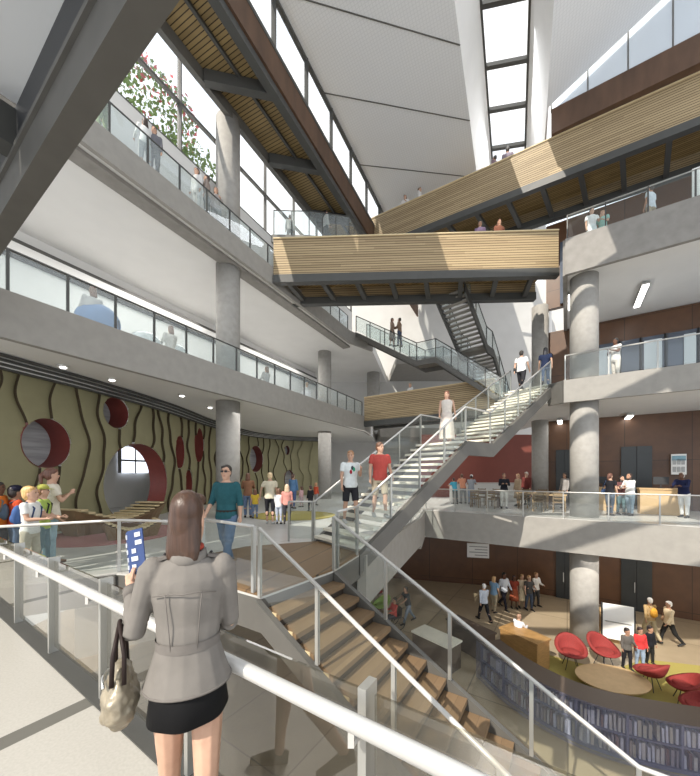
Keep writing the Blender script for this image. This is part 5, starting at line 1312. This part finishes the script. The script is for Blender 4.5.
# tablet stand beside deck rail
# pod chairs in the first gallery
M['pod_clear'] = glass('clear_pod_shell', (.86, .88, .88), .30)
M['pod_blue'] = mat('blue_pod_fabric', (.18, .30, .52), .6)
for px, py, Y, m_, lb in ((98, 322, 9.4, 'pod_blue', 'blue pod chair behind the glass of the first gallery'), (145, 332, 11.2, 'pod_clear', 'clear round pod chair just right of the blue one in the first gallery'), (175, 343, 12.3, 'pod_clear', 'clear round pod chair nearest the leftmost gallery column')):
    x = (px - 350) / F * Y; root = thing('pod_chair', lb, 'chair', (x, Y, 5.4), R(-70)); O = Vector((0, 0, 0))
    q = MB(); n = 22; m = 10
    for i in range(m + 1):
        th = math.pi * (.12 + .88 * i / m) * .82
        for j in range(n):
            an = 2 * math.pi * j / n; q.v.append(Vector((.55 * math.sin(th) * math.cos(an), -.6 * math.cos(th) * -1 * .9, .62 + .5 * math.sin(th) * math.sin(an))))
    for i in range(m):
        for j in range(n): q.f.append((i * n + j, i * n + (j + 1) % n, (i + 1) * n + (j + 1) % n, (i + 1) * n + j)); q.m.append(0)
    so = q.build('shell', M[m_], root, True, org=O); md = so.modifiers.new('thick', 'SOLIDIFY'); md.thickness = .03
    MB().rings([(0, 0, 0, .3, .3), (0, 0, .04, .28, .28), (0, 0, .06, .05, .05), (0, 0, .16, .05, .05)], 20).build('base', M['chrome'], root, org=O)
    MB().ball((0, 0, .35), (.38, .38, .10), 16, 8).build('cushion', M['paper'], root, True, org=O)
# ================================================================ TREE OUTSIDE THE LEFT WINDOW
def tree(label, x, y, zc, r, red, z0=-5):
    root = thing('tree', label, 'tree', (x, y, z0))
    MB().tube([(x, y, z0), (x + .2, y, zc - r), (x, y + .1, zc)], [.35, .2, .08], 8).build('trunk', M['bench_brown'], root, True)
    for nm, cnt, cols, rr in (('foliage', 1500, (.16, .24, .07), r),) + ((('blossom', 700, (.55, .10, .10), r * 1.05),) if red else ()):
        q = MB()
        for k in range(cnt):
            d = Vector((random.gauss(0, 1), random.gauss(0, 1), random.gauss(0, 1))).normalized() * rr * random.uniform(.5, 1) ** .5
            c = Vector((x, y, zc)) + Vector((d.x, d.y, d.z * .8)); c += Vector((.4 * math.sin(c.z * 3), .4 * math.cos(c.x * 3), 0))
            if nm == 'blossom' and c.z < zc - .1 * r: continue
            a = Vector((random.uniform(-1, 1), random.uniform(-1, 1), random.uniform(-1, 1))).normalized() * .15; b = a.cross(Vector((random.uniform(-1, 1), .3, random.uniform(-1, 1)))).normalized() * .09
            q.add([c - a, c + b, c + a, c - b], [(0, 1, 2, 3)])
        q.build(nm, fabric(cols, 'leaf'), root)
tree('tree with red blossom outside the big upper left window', -12.4, 19.5, 23.0, 2.7, True)
tree('green tree outside the window beside the topmost left column', -10.6, 21.5, 20.5, 2.3, False)
# ================================================================ WOMAN IN THE FOREGROUND
HW = (-.665, 1.36, 0)
hp = Pose(((8, 4), (-16, 22)), ((0, 15, 126, -14), (12, 5, 62, 30)), 0, (-22, -3))
wr_, WJ, WS = person('woman seen from behind in a grey belted jacket and black skirt, holding a brochure', HW, 16, 1.62, (.20, .185, .17), (.008, .008, .009), hp, SKIN_L, (.045, .021, .012), 'bob', 'long', 'skirt',
                     (.02, .02, .02), True, vox=.0075, det=1, top_flare=.20, top_z=.92)
O = Vector((0, 0, 0)); jk = fabric((.20, .185, .17)); jk2 = fabric((.175, .16, .148))
wr_.scale = (WS * .82, WS * .88, WS)
T_ = WJ['T']; DZ_ = Vector((0, 0, WJ['dz']))
def TJ(x, y, z): return T_(Vector((x, y, z))) + DZ_
q = MB(); q.tube([TJ(.075 * math.cos(a), .072 * math.sin(a) + .0, 1.475 + .012 * math.sin(a)) for a in [k * math.pi / 8 for k in range(17)]], [(.020, .030)] * 17, 8, cap=False)
q.build('collar', jk, wr_, True, org=O)
for sx in (-1, 1):
    MB().bar(TJ(sx * .10, 0, 1.475), TJ(sx * .195, 0, 1.455), .045, .012).build('epaulette', jk2, wr_, org=O)
    MB().ball(TJ(sx * .115, -.002, 1.486), (.008, .008, .006), 8, 5).build('button', M['black'], wr_, True, org=O)
    MB().tube([TJ(sx * .085, -.121, 1.345), TJ(sx * .078, -.121, 1.28), TJ(sx * .068, -.117, 1.18), TJ(sx * .062, -.109, 1.10)], .003, 5).build('seam', jk2, wr_, True, org=O)
MB().tube([TJ(-.15, -.09, 1.33), TJ(-.07, -.128, 1.345), TJ(0, -.134, 1.34), TJ(.07, -.128, 1.345), TJ(.15, -.09, 1.33)], .0028, 5).build('yoke_seam', jk2, wr_, True, org=O)
q = MB(); n = 26
for z, g in ((1.085, .022), (1.125, .022)):
    for j in range(n): q.v.append(TJ((.138 + g) * math.cos(2 * math.pi * j / n), (.100 + g) * math.sin(2 * math.pi * j / n), z))
for j in range(n): q.f.append((j, (j + 1) % n, n + (j + 1) % n, n + j)); q.m.append(0)
q.build('belt', jk2, wr_, True, org=O)
hem = MB()
for j in range(33):
    an = 2 * math.pi * j / 32
    hem.v.append(TJ(0, 0, 0))
pts = [TJ((.172 + .016 + .20 * .16 - .004) * math.cos(2 * math.pi * j / 32), (.122 + .016 + .20 * .16 - .004) * math.sin(2 * math.pi * j / 32), .926) for j in range(33)]
MB().tube(pts, .006, 6, cap=False).build('hem', jk2, wr_, True, org=O)
for i in (0, 1):
    w_ = WJ['wr%d' % i]; e_ = WJ['el%d' % i]; d = (w_ - e_).normalized()
    MB().tube([w_ - d * .055, w_ - d * .005], [.043, .045], 14).build('cuff', jk2, wr_, True, org=O)
# loose strand of hair, red scarf hint at the neck
MB().tube([TJ(.066 * math.cos(a), .064 * math.sin(a), 1.512) for a in [k * math.pi / 8 for k in range(17)]], .013, 8, cap=False).build('red_scarf', fabric((.35, .06, .04)), wr_, True, org=O)
# brochure in her left hand
hw = world_of(wr_, WS, WJ['wr0'] + WJ['fd0'].normalized() * .12)
root = thing('brochure', 'blue and white printed brochure held up in the left hand of the woman in grey', 'brochure', hw, R(-38))
for k, (an, m_) in enumerate(((-14, 0), (14, 0))):
    q = MB().box((0, 0, 0), (.105, .004, .20)); Mx = Matrix.Rotation(R(-14), 3, 'Y') @ Matrix.Rotation(R(an), 3, 'Z')
    q.v = [Mx @ (v + Vector(((-.052 if k == 0 else .052), 0, .075))) for v in q.v]
    q.build('page', fabric((.05, .08, .20), 'print'), root, org=O)
    for r2 in range(5):
        q = MB().box((random.uniform(-.03, .03) + (-.052 if k == 0 else .052), -.004, .01 + .035 * r2), (random.uniform(.02, .05), .003, .02)); q.v = [Mx @ v for v in q.v]
        q.build('printed_patch', fabric((.62, .66, .74), 'print'), root, org=O)
# handbag hanging from her left forearm
fo = world_of(wr_, WS, WJ['el0'].lerp(WJ['wr0'], .22))
bc = fo + Vector((-.035, -.03, -.24))
root = thing('handbag', 'crumpled metallic beige handbag with dark straps hanging from the arm of the woman in grey', 'handbag', bc, R(30))
M['bag'] = mat('beige_bag_leather', (.36, .31, .23), .38, metal=.25, noise=.35, nscale=16, bump=.6)
q = MB(); q.ball((0, 0, -.03), (.062, .125, .095), 18, 12); q.ball((0, 0, .045), (.04, .095, .06), 14, 8); q.ball((.01, -.05, -.05), (.055, .07, .07), 12, 8)
bo = q.build('bag_body', M['bag'], root, True, org=O); remesh(bo, .008, 2)
ds = bo.modifiers.new('crumple', 'DISPLACE'); tx = bpy.data.textures.new('crumple', 'CLOUDS'); tx.noise_scale = .05; ds.texture = tx; ds.strength = .035
for sy in (-1, 1):
    MB().tube([(sy * .02, -.08, .05), (sy * .018, -.05, .15), (0, -.01 * sy, .262), (sy * .018, .05, .15), (sy * .02, .08, .05)], .008, 8).build('strap', fabric((.03, .02, .018), 'leather', .5), root, True, org=O)
MB().tube([(-.045, -.07, .05), (-.055, 0, .06), (-.045, .07, .05)], .006, 6).build('zip', M['chrome'], root, True, org=O)
